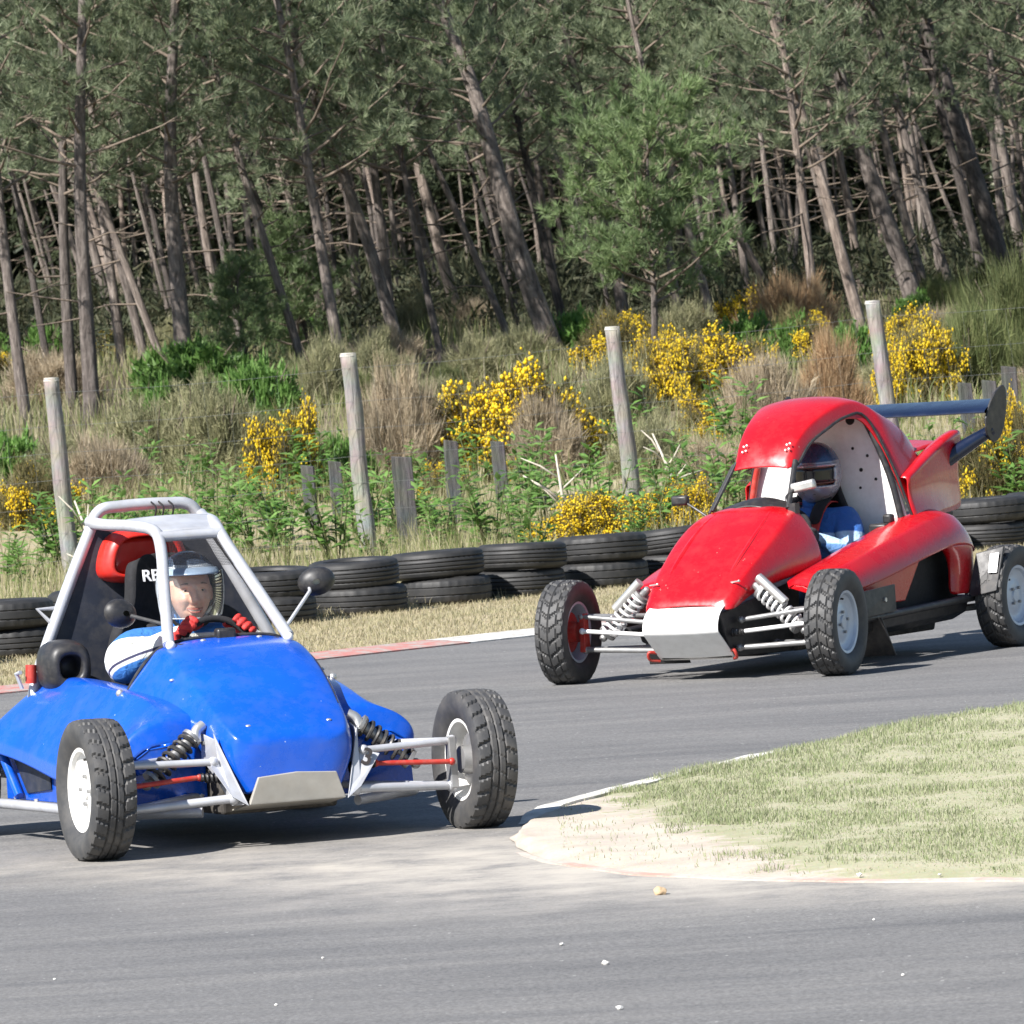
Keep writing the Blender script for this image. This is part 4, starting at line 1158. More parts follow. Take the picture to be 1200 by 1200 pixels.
    bx_ = MB(); bx_.box((-1.34, 0.37, 0.56), (0.16, 0.10, 0.24)); bx_.box((-1.34, 0.40, 0.70), (0.05, 0.05, 0.05)); bx_.build('battery_box', M['black'], car, bevel=0.012)
    # side pods
    for s in (-1, 1):
        S = [(-0.245, (0.37, 0.425), (0.40, 0.438), (0.455, 0.432), (0.49, 0.415), (0.50, 0.385)),
             (-0.28, (0.345, 0.455), (0.40, 0.470), (0.485, 0.458), (0.53, 0.425), (0.54, 0.365)),
             (-0.55, (0.34, 0.515), (0.42, 0.535), (0.535, 0.512), (0.588, 0.460), (0.600, 0.372)),
             (-1.00, (0.36, 0.605), (0.44, 0.622), (0.555, 0.595), (0.612, 0.530), (0.628, 0.455)),
             (-1.40, (0.38, 0.692), (0.46, 0.706), (0.566, 0.674), (0.624, 0.605), (0.640, 0.525)),
             (-1.64, (0.38, 0.738), (0.47, 0.746), (0.570, 0.712), (0.628, 0.640), (0.645, 0.552)),
             (-1.80, (0.38, 0.715), (0.465, 0.715), (0.562, 0.680), (0.620, 0.612), (0.636, 0.530)),
             (-1.875, (0.38, 0.640), (0.45, 0.640), (0.540, 0.610), (0.596, 0.560), (0.612, 0.510)),
             (-1.885, (0.38, 0.560), (0.45, 0.560), (0.530, 0.540), (0.586, 0.515), (0.604, 0.490))]
        mb = MB(); mb.grid([[Vector((a[0], s * y, z)) for y, z in a[1:]] for a in S]); mb.f.append(tuple(range(5)))
        pod = mb.build('side_pod', M['red'], car, subsurf=3, solid=0.006, crease=(5, {2: 0.75, 1: 0.3}, {1: 0.5}))
        fr = MB(); fr.hexa([(-0.32, s * 0.56, 0.29), (-1.03, s * 0.618, 0.30), (-1.03, s * 0.600, 0.30), (-0.32, s * 0.54, 0.29)], [(-0.32, s * 0.556, 0.40), (-1.19, s * 0.632, 0.490), (-1.19, s * 0.614, 0.490), (-0.32, s * 0.536, 0.40)])
        fr.build('pod_side_front', M['red'], car, smooth=False, bevel=0.006)
        rr = MB()
        rows = []
        for z, x0 in ((0.295, -1.585), (0.36, -1.590), (0.44, -1.600), (0.50, -1.57), (0.545, -1.50)):
            rows.append([Vector((x, s * y, z)) for x, y in ((x0 - 0.0, 0.590), (x0 - 0.01, 0.636), (x0 - 0.10, 0.640), (-1.80, 0.636), (-1.86, 0.610), (-1.878, 0.56))])
        rr.grid(rows); rr.build('pod_side_rear', M['red'], car, subsurf=2, solid=0.006)
        bk = MB(); bk.box((-1.45, s * 0.50, 0.41), (0.80, 0.02, 0.33)); bk.build('radiator', M['darkgap'], car, smooth=False)
        rl = MB(); rl.tube([(-0.36, s * 0.60, 0.235), (-0.72, s * 0.640, 0.245), (-1.88, s * 0.640, 0.272)], 0.020, 12)
        rl.build('side_rail', M['black'], car)
        sk = MB(); sk.hexa([(-0.5, s * 0.50, 0.13), (-1.75, s * 0.52, 0.16), (-1.75, s * 0.60, 0.20), (-0.5, s * 0.60, 0.17)], [(-0.5, s * 0.50, 0.20), (-1.75, s * 0.52, 0.25), (-1.75, s * 0.62, 0.26), (-0.5, s * 0.62, 0.235)])
        sk.build('side_skirt', M['black'], car, smooth=False, bevel=0.006)
        bp = plate('side_bracket', [(-0.44, s * 0.655, 0.25), (-0.82, s * 0.662, 0.262), (-0.82, s * 0.662, 0.395), (-0.44, s * 0.645, 0.375)], 0.012, (0, s, 0), M['black'], car)
        bolt_heads('bolt', [Vector((-0.70, s * 0.668, 0.325))], (0, s, 0), 0.012, M['alu'], bp)
        fl = MB(); fl.hexa([(-0.74, s * 0.46, 0.045), (-0.74, s * 0.69, 0.045), (-0.75, s * 0.69, 0.045), (-0.75, s * 0.46, 0.045)], [(-0.64, s * 0.46, 0.24), (-0.64, s * 0.67, 0.24), (-0.65, s * 0.67, 0.24), (-0.65, s * 0.46, 0.24)])
        fl.build('mud_flap', M['black'], car, smooth=False, bevel=0.003)
        # rear wheel guard board
        gb = MB(); gb.hexa([(-1.70, s * 0.64, 0.27), (-1.70, s * 0.80, 0.30), (-1.715, s * 0.80, 0.30), (-1.715, s * 0.64, 0.27)], [(-1.78, s * 0.66, 0.49), (-1.80, s * 0.81, 0.52), (-1.815, s * 0.81, 0.52), (-1.795, s * 0.66, 0.49)])
        gbo = gb.build('wheel_guard', M['black'], car, smooth=False, bevel=0.004)
        plate('guard_patch', [(-1.732, s * 0.745, 0.39), (-1.732, s * 0.795, 0.39), (-1.772, s * 0.795, 0.49), (-1.770, s * 0.745, 0.485)], 0.004, (1, 0, 0.3), M['white_plate'], gbo)
        rod(car, 'rear_arm', (-1.55, s * 0.32, 0.20), (-1.9, s * 0.66, 0.22), 0.018, M['steel'])
        rod(car, 'drive_shaft', (-1.9, s * 0.2, 0.27), (-1.9, s * 0.68, 0.26), 0.016, M['steel'])
        shock(car, (-1.84, s * 0.40, 0.62), (-1.88, s * 0.60, 0.27), M['spring_white'], 0.038, 6.5)
        # engine cover flank with a rolled top edge
        rows = []
        for x, zb, zt, yb, yt in ((-1.46, 0.675, 0.890, 0.500, 0.462), (-1.62, 0.685, 0.955, 0.494, 0.470), (-1.85, 0.700, 1.030, 0.470, 0.456), (-2.06, 0.705, 1.085, 0.438, 0.438), (-2.15, 0.72, 1.10, 0.425, 0.432)):
            rows.append([Vector((x + (0.0 if k < 0.5 else -0.05 * (k - 0.5) * (1 if x < -2 else 0)), s * (yb + (yt - yb) * k - 0.018 * math.sin(math.pi * k)), zb + (zt - zb) * k)) for k in (0, 0.3, 0.6, 0.88, 1.0)] + [Vector((x, s * (yt - 0.02), zt + 0.016)), Vector((x, s * (yt - 0.07), zt + 0.010)), Vector((x, s * (yt - 0.12), zt - 0.03))])
        ec = MB(); ec.grid(rows); eo = ec.build('engine_cover_side', M['red'], car, subsurf=2, solid=0.006)
        bolt_heads('bolt', [Vector((-2.03, s * 0.424, 0.74))], (0, s, 0), 0.009, M['alu'], eo)
        # wing end plate (leaf shape) and strut
        pts = []
        for k in range(18):
            a = 2 * math.pi * k / 18
            px_, pz_ = 0.155 * math.cos(a), 0.085 * math.sin(a) * (1.15 - 0.35 * math.cos(a))
            an = R(62)
            pts.append(Vector((-2.255 - px_ * math.cos(an) - pz_ * math.sin(an), s * (0.60 + 0.10 * (px_ * math.sin(an))), 1.185 + px_ * math.sin(an) - pz_ * math.cos(an))))
        plate('wing_end_plate', pts if s < 0 else pts[::-1], 0.012, (0, s, 0), M['black'], car, 0.004)
        sr = MB(); sr.tube([(-2.00, s * 0.36, 0.93), (-2.12, s * 0.47, 1.02), (-2.22, s * 0.585, 1.10)], [0.045, 0.040, 0.030], 10, smooth=4); sr.build('wing_strut', M['wing'], car)
    mt = MB(); rows = []
    for x, z in ((-1.55, 1.03), (-1.75, 1.035), (-2.0, 1.065), (-2.10, 1.075)):
        rows.append([Vector((x, t * 0.37, z - 0.015 + 0.02 * (1 - t * t))) for t in (-1, -0.5, 0, 0.5, 1)])
    mt.grid(rows); mt.build('engine_cover_top', M['red'], car, subsurf=2, solid=0.006)
    wg = MB(); rows = []
    for y in (-0.598, -0.3, 0, 0.3, 0.598):
        row = []
        for k in range(16):
            a = 2 * math.pi * k / 16
            cx = math.cos(a); th = 0.022 * math.sin(a) * (0.6 + 0.4 * cx)
            q = Vector((0.13 * cx, 0, th)); q.rotate(Matrix.Rotation(R(14), 3, 'Y'))
            row.append(Vector((-2.24 + q.x, y, 1.225 + q.z)))
        rows.append(row)
    wg.grid(rows, True); wg.build('rear_wing', M['wing'], car)
    en = MB(); en.box((-1.85, 0.0, 0.45), (0.40, 0.48, 0.44)); en.box((-1.85, 0, 0.78), (0.30, 0.36, 0.20))
    en.build('engine', M['steel'], car, bevel=0.01)
    ex = MB(); ex.tube([(-1.98, 0.15, 0.42), (-2.15, 0.22, 0.45), (-2.35, 0.24, 0.5)], 0.045, 14, smooth=4); ex.build('exhaust', M['steel'], car)
    # mirrors
    mr = MB(); mr.box((0, 0, 0), (0.05, 0.125, 0.050)); mo = mr.build('mirror', M['alu'], car, bevel=0.012)
    mo.location = (-0.70, 0.255, 0.905); mo.rotation_euler = (R(10), 0, R(14))
    sm = MB(); sm.tube([(-0.62, 0.235, 0.80), (-0.63, 0.19, 0.85), (-0.67, 0.215, 0.89)], 0.008, 8, smooth=4); sm.box((-0.62, 0.235, 0.80), (0.05, 0.04, 0.05)); sm.build('mirror_stalk', M['black'], car)
    mr = MB(); mr.box((0, 0, 0), (0.045, 0.09, 0.050)); mo = mr.build('mirror', M['black'], car, bevel=0.012); mo.location = (-0.62, -0.395, 0.865)
    sm = MB(); sm.tube([(-0.60, -0.24, 0.78), (-0.61, -0.33, 0.835), (-0.62, -0.38, 0.86)], 0.007, 8, smooth=4); sm.build('mirror_stalk', M['black'], car)
    return car

RED = red_buggy()
# ------------------------------------------------------------------ the two drivers
def suit_mat_blue_driver():
    m, n, l, b = new_mat('white_blue_suit')
    tc = n.new('ShaderNodeTexCoord'); sx = n.new('ShaderNodeSeparateXYZ'); l.new(tc.outputs['Object'], sx.inputs[0])
    a = n.new('ShaderNodeMath'); a.operation = 'MULTIPLY_ADD'; l.new(sx.outputs['X'], a.inputs[0]); a.inputs[1].default_value = -0.62; l.new(sx.outputs['Z'], a.inputs[2])
    mr = n.new('ShaderNodeMapRange'); mr.inputs[1].default_value = 1.0; mr.inputs[2].default_value = 1.5; l.new(a.outputs[0], mr.inputs[0])
    rp = ramp(n, [(0.0, (0.025, 0.13, 0.42)), (0.475, (0.03, 0.16, 0.46)), (0.48, (0.75, 0.74, 0.72)), (0.505, (0.75, 0.74, 0.72)), (0.51, (0.03, 0.03, 0.08)), (0.53, (0.03, 0.03, 0.08)), (0.535, (0.80, 0.78, 0.73)), (0.86, (0.80, 0.78, 0.73)), (0.87, (0.03, 0.16, 0.46))])
    l.new(mr.outputs[0], rp.inputs[0])
    nz = noise_node(n, l, 16, 4, 0.6, tc.outputs['Object'])
    c = mixc(n, l, 0.25, rp.outputs[0], nz.outputs[1], 'MULTIPLY')
    l.new(c, b.inputs['Base Color']); b.inputs['Roughness'].default_value = 0.85
    nb = noise_node(n, l, 22, 4, 0.55, tc.outputs['Object'], 1.2)
    bump(n, l, b, nb.outputs[0], 0.6, 0.02)
    return m

def suit_mat_red_driver():
    m, n, l, b = new_mat('blue_suit')
    tc = n.new('ShaderNodeTexCoord'); sx = n.new('ShaderNodeSeparateXYZ'); l.new(tc.outputs['Object'], sx.inputs[0])
    a = n.new('ShaderNodeMath'); a.operation = 'MULTIPLY_ADD'; l.new(sx.outputs['X'], a.inputs[0]); a.inputs[1].default_value = -0.25; l.new(sx.outputs['Z'], a.inputs[2])
    mr = n.new('ShaderNodeMapRange'); mr.inputs[1].default_value = 0.7; mr.inputs[2].default_value = 1.1; l.new(a.outputs[0], mr.inputs[0])
    rp = ramp(n, [(0.0, (0.10, 0.22, 0.50)), (0.40, (0.12, 0.26, 0.55)), (0.42, (0.42, 0.58, 0.78)), (0.60, (0.42, 0.58, 0.78)), (0.62, (0.03, 0.13, 0.42)), (1.0, (0.03, 0.13, 0.42))])
    l.new(mr.outputs[0], rp.inputs[0])
    nz = noise_node(n, l, 18, 4, 0.6, tc.outputs['Object'])
    c = mixc(n, l, 0.25, rp.outputs[0], nz.outputs[1], 'MULTIPLY')
    l.new(c, b.inputs['Base Color']); b.inputs['Roughness'].default_value = 0.85
    nb = noise_node(n, l, 22, 4, 0.55, tc.outputs['Object'], 1.2)
    bump(n, l, b, nb.outputs[0], 0.6, 0.02)
    return m

def skin_mat():
    m, n, l, b = new_mat('skin')
    tc = n.new('ShaderNodeTexCoord')
    nz = noise_node(n, l, 14, 4, 0.6, tc.outputs['Object'])
    rp = ramp(n, [(0.35, (0.60, 0.33, 0.26)), (0.65, (0.72, 0.44, 0.36))])
    l.new(nz.outputs[0], rp.inputs[0]); l.new(rp.outputs[0], b.inputs['Base Color'])
    b.inputs['Roughness'].default_value = 0.45
    b.inputs['Subsurface Weight'].default_value = 0.12; b.inputs['Subsurface Radius'].default_value = (0.01, 0.004, 0.002)
    return m

M['skin'] = skin_mat()
M['eyewhite'] = simple('eye_white', (0.55, 0.52, 0.48), 0.25, 0, 0.03)
M['eyedark'] = simple('eye_dark', (0.03, 0.02, 0.015), 0.2, 0, 0.05)
M['brow'] = simple('grey_brow', (0.16, 0.11, 0.08), 0.8, 0, 0.2, 60)
M['lip'] = simple('lip', (0.42, 0.14, 0.12), 0.4, 0, 0.08)
M['suit_a'] = suit_mat_blue_driver(); M['suit_b'] = suit_mat_red_driver()
M['glove_red'] = simple('red_glove', (0.50, 0.03, 0.025), 0.7, 0, 0.3, 30, bumps=0.5, bscale=60)
M['glove_grey'] = simple('grey_glove', (0.35, 0.34, 0.33), 0.75, 0, 0.2, 30)
M['glove_dark'] = simple('dark_glove', (0.03, 0.03, 0.035), 0.75, 0, 0.2, 30)
M['helm_grey'] = simple('pale_blue_helmet', (0.48, 0.52, 0.56), 0.25, 0.2, 0.15, 9, coat=0.6)
M['helm_dark'] = simple('dark_helmet', (0.06, 0.085, 0.13), 0.25, 0.2, 0.25, 9, coat=0.6)
M['helm_navy'] = simple('navy_helmet', (0.045, 0.085, 0.17), 0.28, 0.35, 0.25, 9, coat=0.5)
M['helm_silver'] = simple('silver_helmet', (0.34, 0.34, 0.38), 0.30, 0.5, 0.12, 9, coat=0.5)
M['peak'] = simple('blue_peak', (0.26, 0.34, 0.44), 0.3, 0, 0.2, 9, coat=0.4)
M['goggle'] = simple('dark_lens', (0.012, 0.014, 0.02), 0.08, 0, 0.1)
M['goggle_frame'] = simple('dark_goggle_frame', (0.10, 0.018, 0.018), 0.4, 0, 0.1)
M['belt_red'] = simple('red_webbing', (0.45, 0.035, 0.03), 0.8, 0, 0.15, 40, bumps=0.3, bscale=120)

def skin_body(joints, edges, root):
    """continuous body grown over connected joints: joints {name: (pos, radius or (rx, ry))}"""
    names = list(joints); idx = {k: i for i, k in enumerate(names)}
    me = bpy.data.meshes.new('skeleton')
    me.from_pydata([joints[k][0] for k in names], [(idx[a], idx[b]) for a, b in edges], [])
    o = bpy.data.objects.new('skeleton', me); COL.objects.link(o)
    o.modifiers.new('skin', 'SKIN')
    for i, k in enumerate(names):
        r_ = joints[k][1]
        me.skin_vertices[0].data[i].radius = r_ if isinstance(r_, tuple) else (r_, r_)
        me.skin_vertices[0].data[i].use_root = (k == root)
    md = o.modifiers.new('sub', 'SUBSURF'); md.levels = 2; md.render_levels = 2
    dg = bpy.context.evaluated_depsgraph_get()
    res = bpy.data.meshes.new_from_object(o.evaluated_get(dg))
    vs = [v.co.copy() for v in res.vertices]; fs = [tuple(p.vertices) for p in res.polygons]
    bpy.data.objects.remove(o); bpy.data.meshes.remove(res)
    return vs, fs

def head_geo(c, yaw, pitch=0.0, sc=1.0):
    """head with brow, eye sockets, nose, mouth, cheeks, jaw and ears; faces +X"""
    c = Vector(c); rot = Matrix.Rotation(yaw, 3, 'Z') @ Matrix.Rotation(pitch, 3, 'Y') @ Matrix.Scale(sc, 3)
    def g(y, z, y0, z0, sy, sz): return math.exp(-((y - y0) / sy) ** 2 - ((z - z0) / sz) ** 2)
    nu, nv = 112, 84
    rows = []
    for i in range(nv + 1):
        th = math.pi * i / nv
        row = []
        for k in range(nu):
            ph = 2 * math.pi * k / nu
            x = 0.096 * math.sin(th) * math.cos(ph); y = 0.076 * math.sin(th) * math.sin(ph); z = 0.118 * math.cos(th)
            if z < -0.02:
                t = min(1, (-0.02 - z) / 0.09); y *= 1 - 0.28 * t; x = x * (1 - 0.10 * t) + (0.012 * t if x > 0 else 0.02 * t)
            if x > 0.02:
                f = min(1, (x - 0.02) / 0.04)
                ay = abs(y)
                x += f * (0.030 * g(y, z, 0, -0.020, 0.0125, 0.014) + 0.017 * g(y, z, 0, 0.004, 0.0085, 0.022) + 0.012 * g(ay, z, 0.014, -0.026, 0.008, 0.009)
                          - 0.013 * g(ay, z, 0.031, 0.014, 0.016, 0.010) + 0.008 * g(ay, z, 0.030, 0.034, 0.024, 0.008) + 0.004 * g(ay, z, 0.031, 0.004, 0.015, 0.004)
                          + 0.011 * g(ay, z, 0.043, -0.020, 0.017, 0.016) - 0.006 * g(ay - 0.022 + (z + 0.03) * 0.45, z, 0.0, -0.042, 0.005, 0.020)
                          + 0.008 * g(y, z, 0, -0.047, 0.024, 0.0055) + 0.007 * g(y, z, 0, -0.072, 0.020, 0.006) - 0.009 * g(y, z, 0, -0.060, 0.028, 0.005)
                          + 0.012 * g(y, z, 0, -0.096, 0.022, 0.013) - 0.002 * g(y, z, 0, 0.060, 0.05, 0.003) - 0.002 * g(y, z, 0, 0.072, 0.05, 0.003))
            row.append(c + rot @ Vector((x, y, z)))
        rows.append(row)
    m = MB(); m.grid(rows[::-1], True)
    parts = [(m.v, m.f, 1)]
    for s in (-1, 1):
        e = MB(); e.ball(c + rot @ Vector((0.0695, s * 0.031, 0.012)), (0.010, 0.0115, 0.0052), 16, 10); parts.append((e.v, e.f, 2))
        e = MB(); e.ball(c + rot @ Vector((0.0765, s * 0.031, 0.0118)), (0.004, 0.0048, 0.0046), 10, 8); parts.append((e.v, e.f, 3))
        e = MB(); e.tube([c + rot @ Vector((0.074, s * 0.018, 0.0165)), c + rot @ Vector((0.0785, s * 0.030, 0.0185)), c + rot @ Vector((0.069, s * 0.044, 0.0150))], [0.0015, 0.0028, 0.0015], 8, smooth=4); parts.append((e.v, e.f, 1))
        e = MB(); e.tube([c + rot @ Vector((0.090, s * 0.014, 0.033)), c + rot @ Vector((0.0885, s * 0.030, 0.0385)), c + rot @ Vector((0.074, s * 0.048, 0.034))], [0.002, 0.0035, 0.0015], 8, smooth=4); parts.append((e.v, e.f, 5))
        e = MB(); e.ball(c + rot @ Vector((-0.005, s * 0.077, -0.005)), (0.016, 0.008, 0.030), 12, 8); parts.append((e.v, e.f, 1))
    def mouth(zc, zs, r_, k, dx):
        e = MB(); e.tube([c + rot @ Vector((0.076 + dx, -0.030, zs)), c + rot @ Vector((0.090 + dx, -0.017, (zc + zs) / 2 - 0.001)), c + rot @ Vector((0.095 + dx, 0.0, zc)), c + rot @ Vector((0.090 + dx, 0.017, (zc + zs) / 2 - 0.001)), c + rot @ Vector((0.076 + dx, 0.030, zs))], [r_ * 0.4, r_, r_, r_, r_ * 0.4], 8, smooth=5)
        parts.append((e.v, e.f, k))
    mouth(-0.0540, -0.0500, 0.0030, 4, 0.001)
    mouth(-0.0595, -0.0515, 0.0036, 2, -0.002)
    e = MB(); e.tube([c + rot @ Vector((0.078, -0.028, -0.0525)), c + rot @ Vector((0.092, -0.015, -0.063)), c + rot @ Vector((0.096, 0.0, -0.0655)), c + rot @ Vector((0.092, 0.015, -0.063)), c + rot @ Vector((0.078, 0.028, -0.0525))], [0.0014, 0.0034, 0.0038, 0.0034, 0.0014], 8, smooth=5)
    parts.append((e.v, e.f, 4))
    return parts

def assemble(name, parts, mats, matrix):
    vs = []; fs = []; mi = []
    for v, f, k in parts:
        o = len(vs); vs += [tuple(p) for p in v]; fs += [tuple(i + o for i in q) for q in f]; mi += [k] * len(f)
    me = bpy.data.meshes.new(name); me.from_pydata(vs, [], fs)
    for m in mats: me.materials.append(m)
    me.polygons.foreach_set('material_index', mi); me.polygons.foreach_set('use_smooth', [True] * len(fs))
    o = bpy.data.objects.new(name, me); COL.objects.link(o); o.matrix_world = matrix
    return o

def glove(person, C, tilt, rim_y, rim_z, ang, side, mat):
    """hand in a glove closed round the steering wheel rim at rim angle ang"""
    T = Matrix.Translation(C) @ Matrix.Rotation(tilt, 4, 'Y')
    p0 = T @ Vector((0, rim_y * math.cos(ang), rim_z * math.sin(ang)))
    R3 = T.to_3x3()
    tan = (R3 @ Vector((0, -rim_y * math.sin(ang), rim_z * math.cos(ang)))).normalized()
    e1 = (R3 @ Vector((0, math.cos(ang), math.sin(ang)))).normalized()
    e2 = (R3 @ Vector((-1, 0, 0))).normalized()
    up = tan if tan.z > 0 else -tan
    mb = MB()
    for i in range(4):
        off = up * (0.036 - 0.0245 * i)
        rr = 0.0275 + (0.002 if i in (1, 2) else 0)
        pts = []
        end = (205, 215, 210, 190)[i]
        for k in range(8):
            a = R(35 + (end - 35) * k / 7)
            pts.append(p0 + off + e2 * rr * math.cos(a) + e1 * rr * math.sin(a))
        rad = 0.0125 if i < 3 else 0.011
        mb.tube(pts, [rad * 1.15, rad * 1.12, rad, rad * 1.08, rad, rad * 0.98, rad * 0.92, rad * 0.75], 10)
    palm = p0 + e2 * 0.032 + e1 * 0.016
    rotm = Matrix((e1, up, e2)).transposed()
    mb.ball(palm, (0.026, 0.055, 0.024), 16, 10, rotm)
    mb.ball(palm + e2 * 0.026 + e1 * 0.006 - up * 0.022, (0.026, 0.034, 0.024), 14, 10, rotm)
    # thumb leaves the side of the palm and lies along the rim
    mb.tube([palm + up * 0.018 - e1 * 0.006, p0 + e2 * 0.030 + up * 0.046 - e1 * 0.012, p0 + e2 * 0.018 + up * 0.058 - e1 * 0.020, p0 - e2 * 0.004 + up * 0.062 - e1 * 0.022], [0.0135, 0.012, 0.011, 0.009], 10, smooth=3)
    me = mb.mesh('glove', mat, True, None, weld=False)
    o = bpy.data.objects.new('glove', me); link(o, person)
    md = o.modifiers.new('remesh', 'REMESH'); md.mode = 'VOXEL'; md.voxel_size = 0.0035; md.use_smooth_shade = True
    return palm + e2 * 0.04 - up * 0.02

def helmet_shell(c, rad, opening, n=84, rings=60):
    c = Vector(c); mb = MB(); keep = []
    vs = []
    for i in range(rings + 1):
        th = math.pi * i / rings
        for k in range(n):
            ph = 2 * math.pi * k / n
            vs.append(Vector((math.sin(th) * math.cos(ph), math.sin(th) * math.sin(ph), math.cos(th))))
    fs = []
    for i in range(rings):
        for k in range(n):
            q = (i * n + k, i * n + (k + 1) % n, (i + 1) * n + (k + 1) % n, (i + 1) * n + k)
            d = sum((vs[j] for j in q), Vector()) / 4
            if not opening(d): fs.append(q)
    out = [c + rad(v) for v in vs]
    return out, fs

def persons():
    # ---- driver of the blue buggy
    J = {'pelvis': ((-1.14, 0, 0.30), (0.15, 0.13)), 'belly': ((-1.19, 0, 0.42), (0.15, 0.12)), 'chest': ((-1.215, 0, 0.56), (0.165, 0.12)),
         'upper': ((-1.20, 0, 0.665), (0.13, 0.10)), 'neck': ((-1.175, 0, 0.745), 0.062), 'nape': ((-1.155, 0, 0.82), 0.060), 'skull': ((-1.14, 0, 0.90), 0.065)}
    E_ = [('pelvis', 'belly'), ('belly', 'chest'), ('chest', 'upper'), ('upper', 'neck'), ('neck', 'nape'), ('nape', 'skull')]
    Cw = Vector((-0.76, 0.01, 0.70)); tilt = R(-28)
    hands = {-1: R(138), 1: R(38)}
    def wrist_of(C, tilt, ry, rz, ang, fwd):
        T = Matrix.Translation(C) @ Matrix.Rotation(tilt, 4, 'Y')
        p0 = T @ Vector((0, ry * math.cos(ang), rz * math.sin(ang)))
        return p0 + Vector((-0.085, 0.006 * (1 if p0.y > 0 else -1), -0.012))
    for s, nm in ((-1, 'r'), (1, 'l')):
        w = wrist_of(Cw, tilt, 0.135, 0.125, hands[s], 1)
        J['sh' + nm] = ((-1.185, s * 0.180, 0.715), 0.088); J['ua' + nm] = ((-1.11, s * 0.265, 0.670), 0.082); J['el' + nm] = ((-1.01, s * 0.305, 0.630), 0.070)
        J['fa' + nm] = (tuple(Vector((-1.01, s * 0.305, 0.630)).lerp(w, 0.5) + Vector((0, s * 0.012, 0))), 0.058); J['wr' + nm] = (tuple(w), 0.036); J['hd' + nm] = (tuple(w + Vector((0.035, 0, 0.004))), 0.028)
        E_ += [('upper', 'sh' + nm), ('sh' + nm, 'ua' + nm), ('ua' + nm, 'el' + nm), ('el' + nm, 'fa' + nm), ('fa' + nm, 'wr' + nm), ('wr' + nm, 'hd' + nm)]
        J['hip' + nm] = ((-1.06, s * 0.10, 0.27), 0.095); J['kn' + nm] = ((-0.70, s * 0.13, 0.42), 0.07); J['an' + nm] = ((-0.34, s * 0.10, 0.27), 0.045); J['ft' + nm] = ((-0.26, s * 0.10, 0.36), 0.035)
        E_ += [('pelvis', 'hip' + nm), ('hip' + nm, 'kn' + nm), ('kn' + nm, 'an' + nm), ('an' + nm, 'ft' + nm)]
    v, f = skin_body(J, E_, 'pelvis')
    hc = (-1.095, 0.016, 0.905)
    parts = [(v, f, 0)] + head_geo(hc, R(-6), R(3), 1.06)
    p = assemble('person', parts, [M['suit_a'], M['skin'], M['eyewhite'], M['eyedark'], M['lip'], M['brow']], BLUE.matrix_basis.copy())
    tag(p, 'driver in white and blue overalls with open-face helmet, seated in blue buggy', 'person')
    for s in (-1, 1):
        glove(p, Cw, tilt, 0.135, 0.125, hands[s], s, M['glove_red'])
    yaw = Matrix.Rotation(R(-6), 3, 'Z') @ Matrix.Rotation(R(3), 3, 'Y')
    hcv = Vector((-1.108, 0.014, 0.925))
    def rad(d): return yaw @ Vector((d.x * 0.140, d.y * 0.122, d.z * 0.138))
    def opening(d): return (d.x > 0.10 and d.z < 0.46 and abs(d.y) < 0.93) or d.z < -0.82 or (d.z < -0.6 and d.x > -0.1)
    hv, hf = helmet_shell(hcv, rad, opening)
    mb = MB(); mb.v = [tuple(q) for q in hv]; mb.f = hf
    h = mb.build('helmet', M['helm_grey'], p, solid=0.012, sharp=60)
    h.data.materials.append(M['helm_dark']); h.data.materials.append(M['blackfab']); h.data.materials.append(M['blackfab']); h.modifiers['solid'].material_offset = 2
    for pl in h.data.polygons:
        z = (pl.center.z - hcv.z) / 0.138
        pl.material_index = 1 if z > 0.62 or (pl.center.x < hcv.x - 0.03 and z > 0.1) else 0
    pk = MB(); rows = []
    for t, zz in ((0.95, 0.50), (1.15, 0.50), (1.42, 0.44), (1.62, 0.36)):
        row = []
        for k in range(13):
            a = R(-62 + 124 * k / 12)
            rr = t if abs(k - 6) < 6 else t * 0.97
            row.append(hcv + yaw @ Vector((0.140 * (0.86 * math.cos(a) * rr + 0.0), 0.122 * 0.95 * math.sin(a) * min(1.08, 0.9 + 0.1 * t), 0.138 * (zz + 0.10 * math.cos(a)))))
        rows.append(row)
    pk.grid(rows); pk.build('helmet_peak', M['peak'], h, subsurf=1, solid=0.004)
    vz = MB(); rows = []
    for i in range(9):
        zz = 0.46 - 1.24 * i / 8
        rows.append([hcv + yaw @ Vector((0.140 * 1.16 * math.cos(R(a)) * math.sqrt(1 - (zz * 0.62) ** 2), 0.122 * 1.10 * math.sin(R(a)) * math.sqrt(1 - (zz * 0.55) ** 2), 0.138 * zz)) for a in range(-72, 73, 9)])
    vz.grid(rows); vz.build('visor', M['visor'], h)
    ve = MB(); ve.tube(rows[-1], 0.002, 6); ve.tube([r_[-1] for r_ in rows], 0.003, 6); ve.tube([r_[0] for r_ in rows], 0.003, 6); ve.build('visor_edge', M['helm_grey'], h)
    cs = MB(); cs.tube([hcv + yaw @ Vector((0.01, -0.105, -0.06)), hcv + yaw @ Vector((0.04, -0.06, -0.135)), hcv + yaw @ Vector((0.05, 0, -0.148)), hcv + yaw @ Vector((0.04, 0.06, -0.135)), hcv + yaw @ Vector((0.01, 0.105, -0.06))], 0.007, 8, smooth=4); cs.build('chin_strap', M['blackfab'], h)

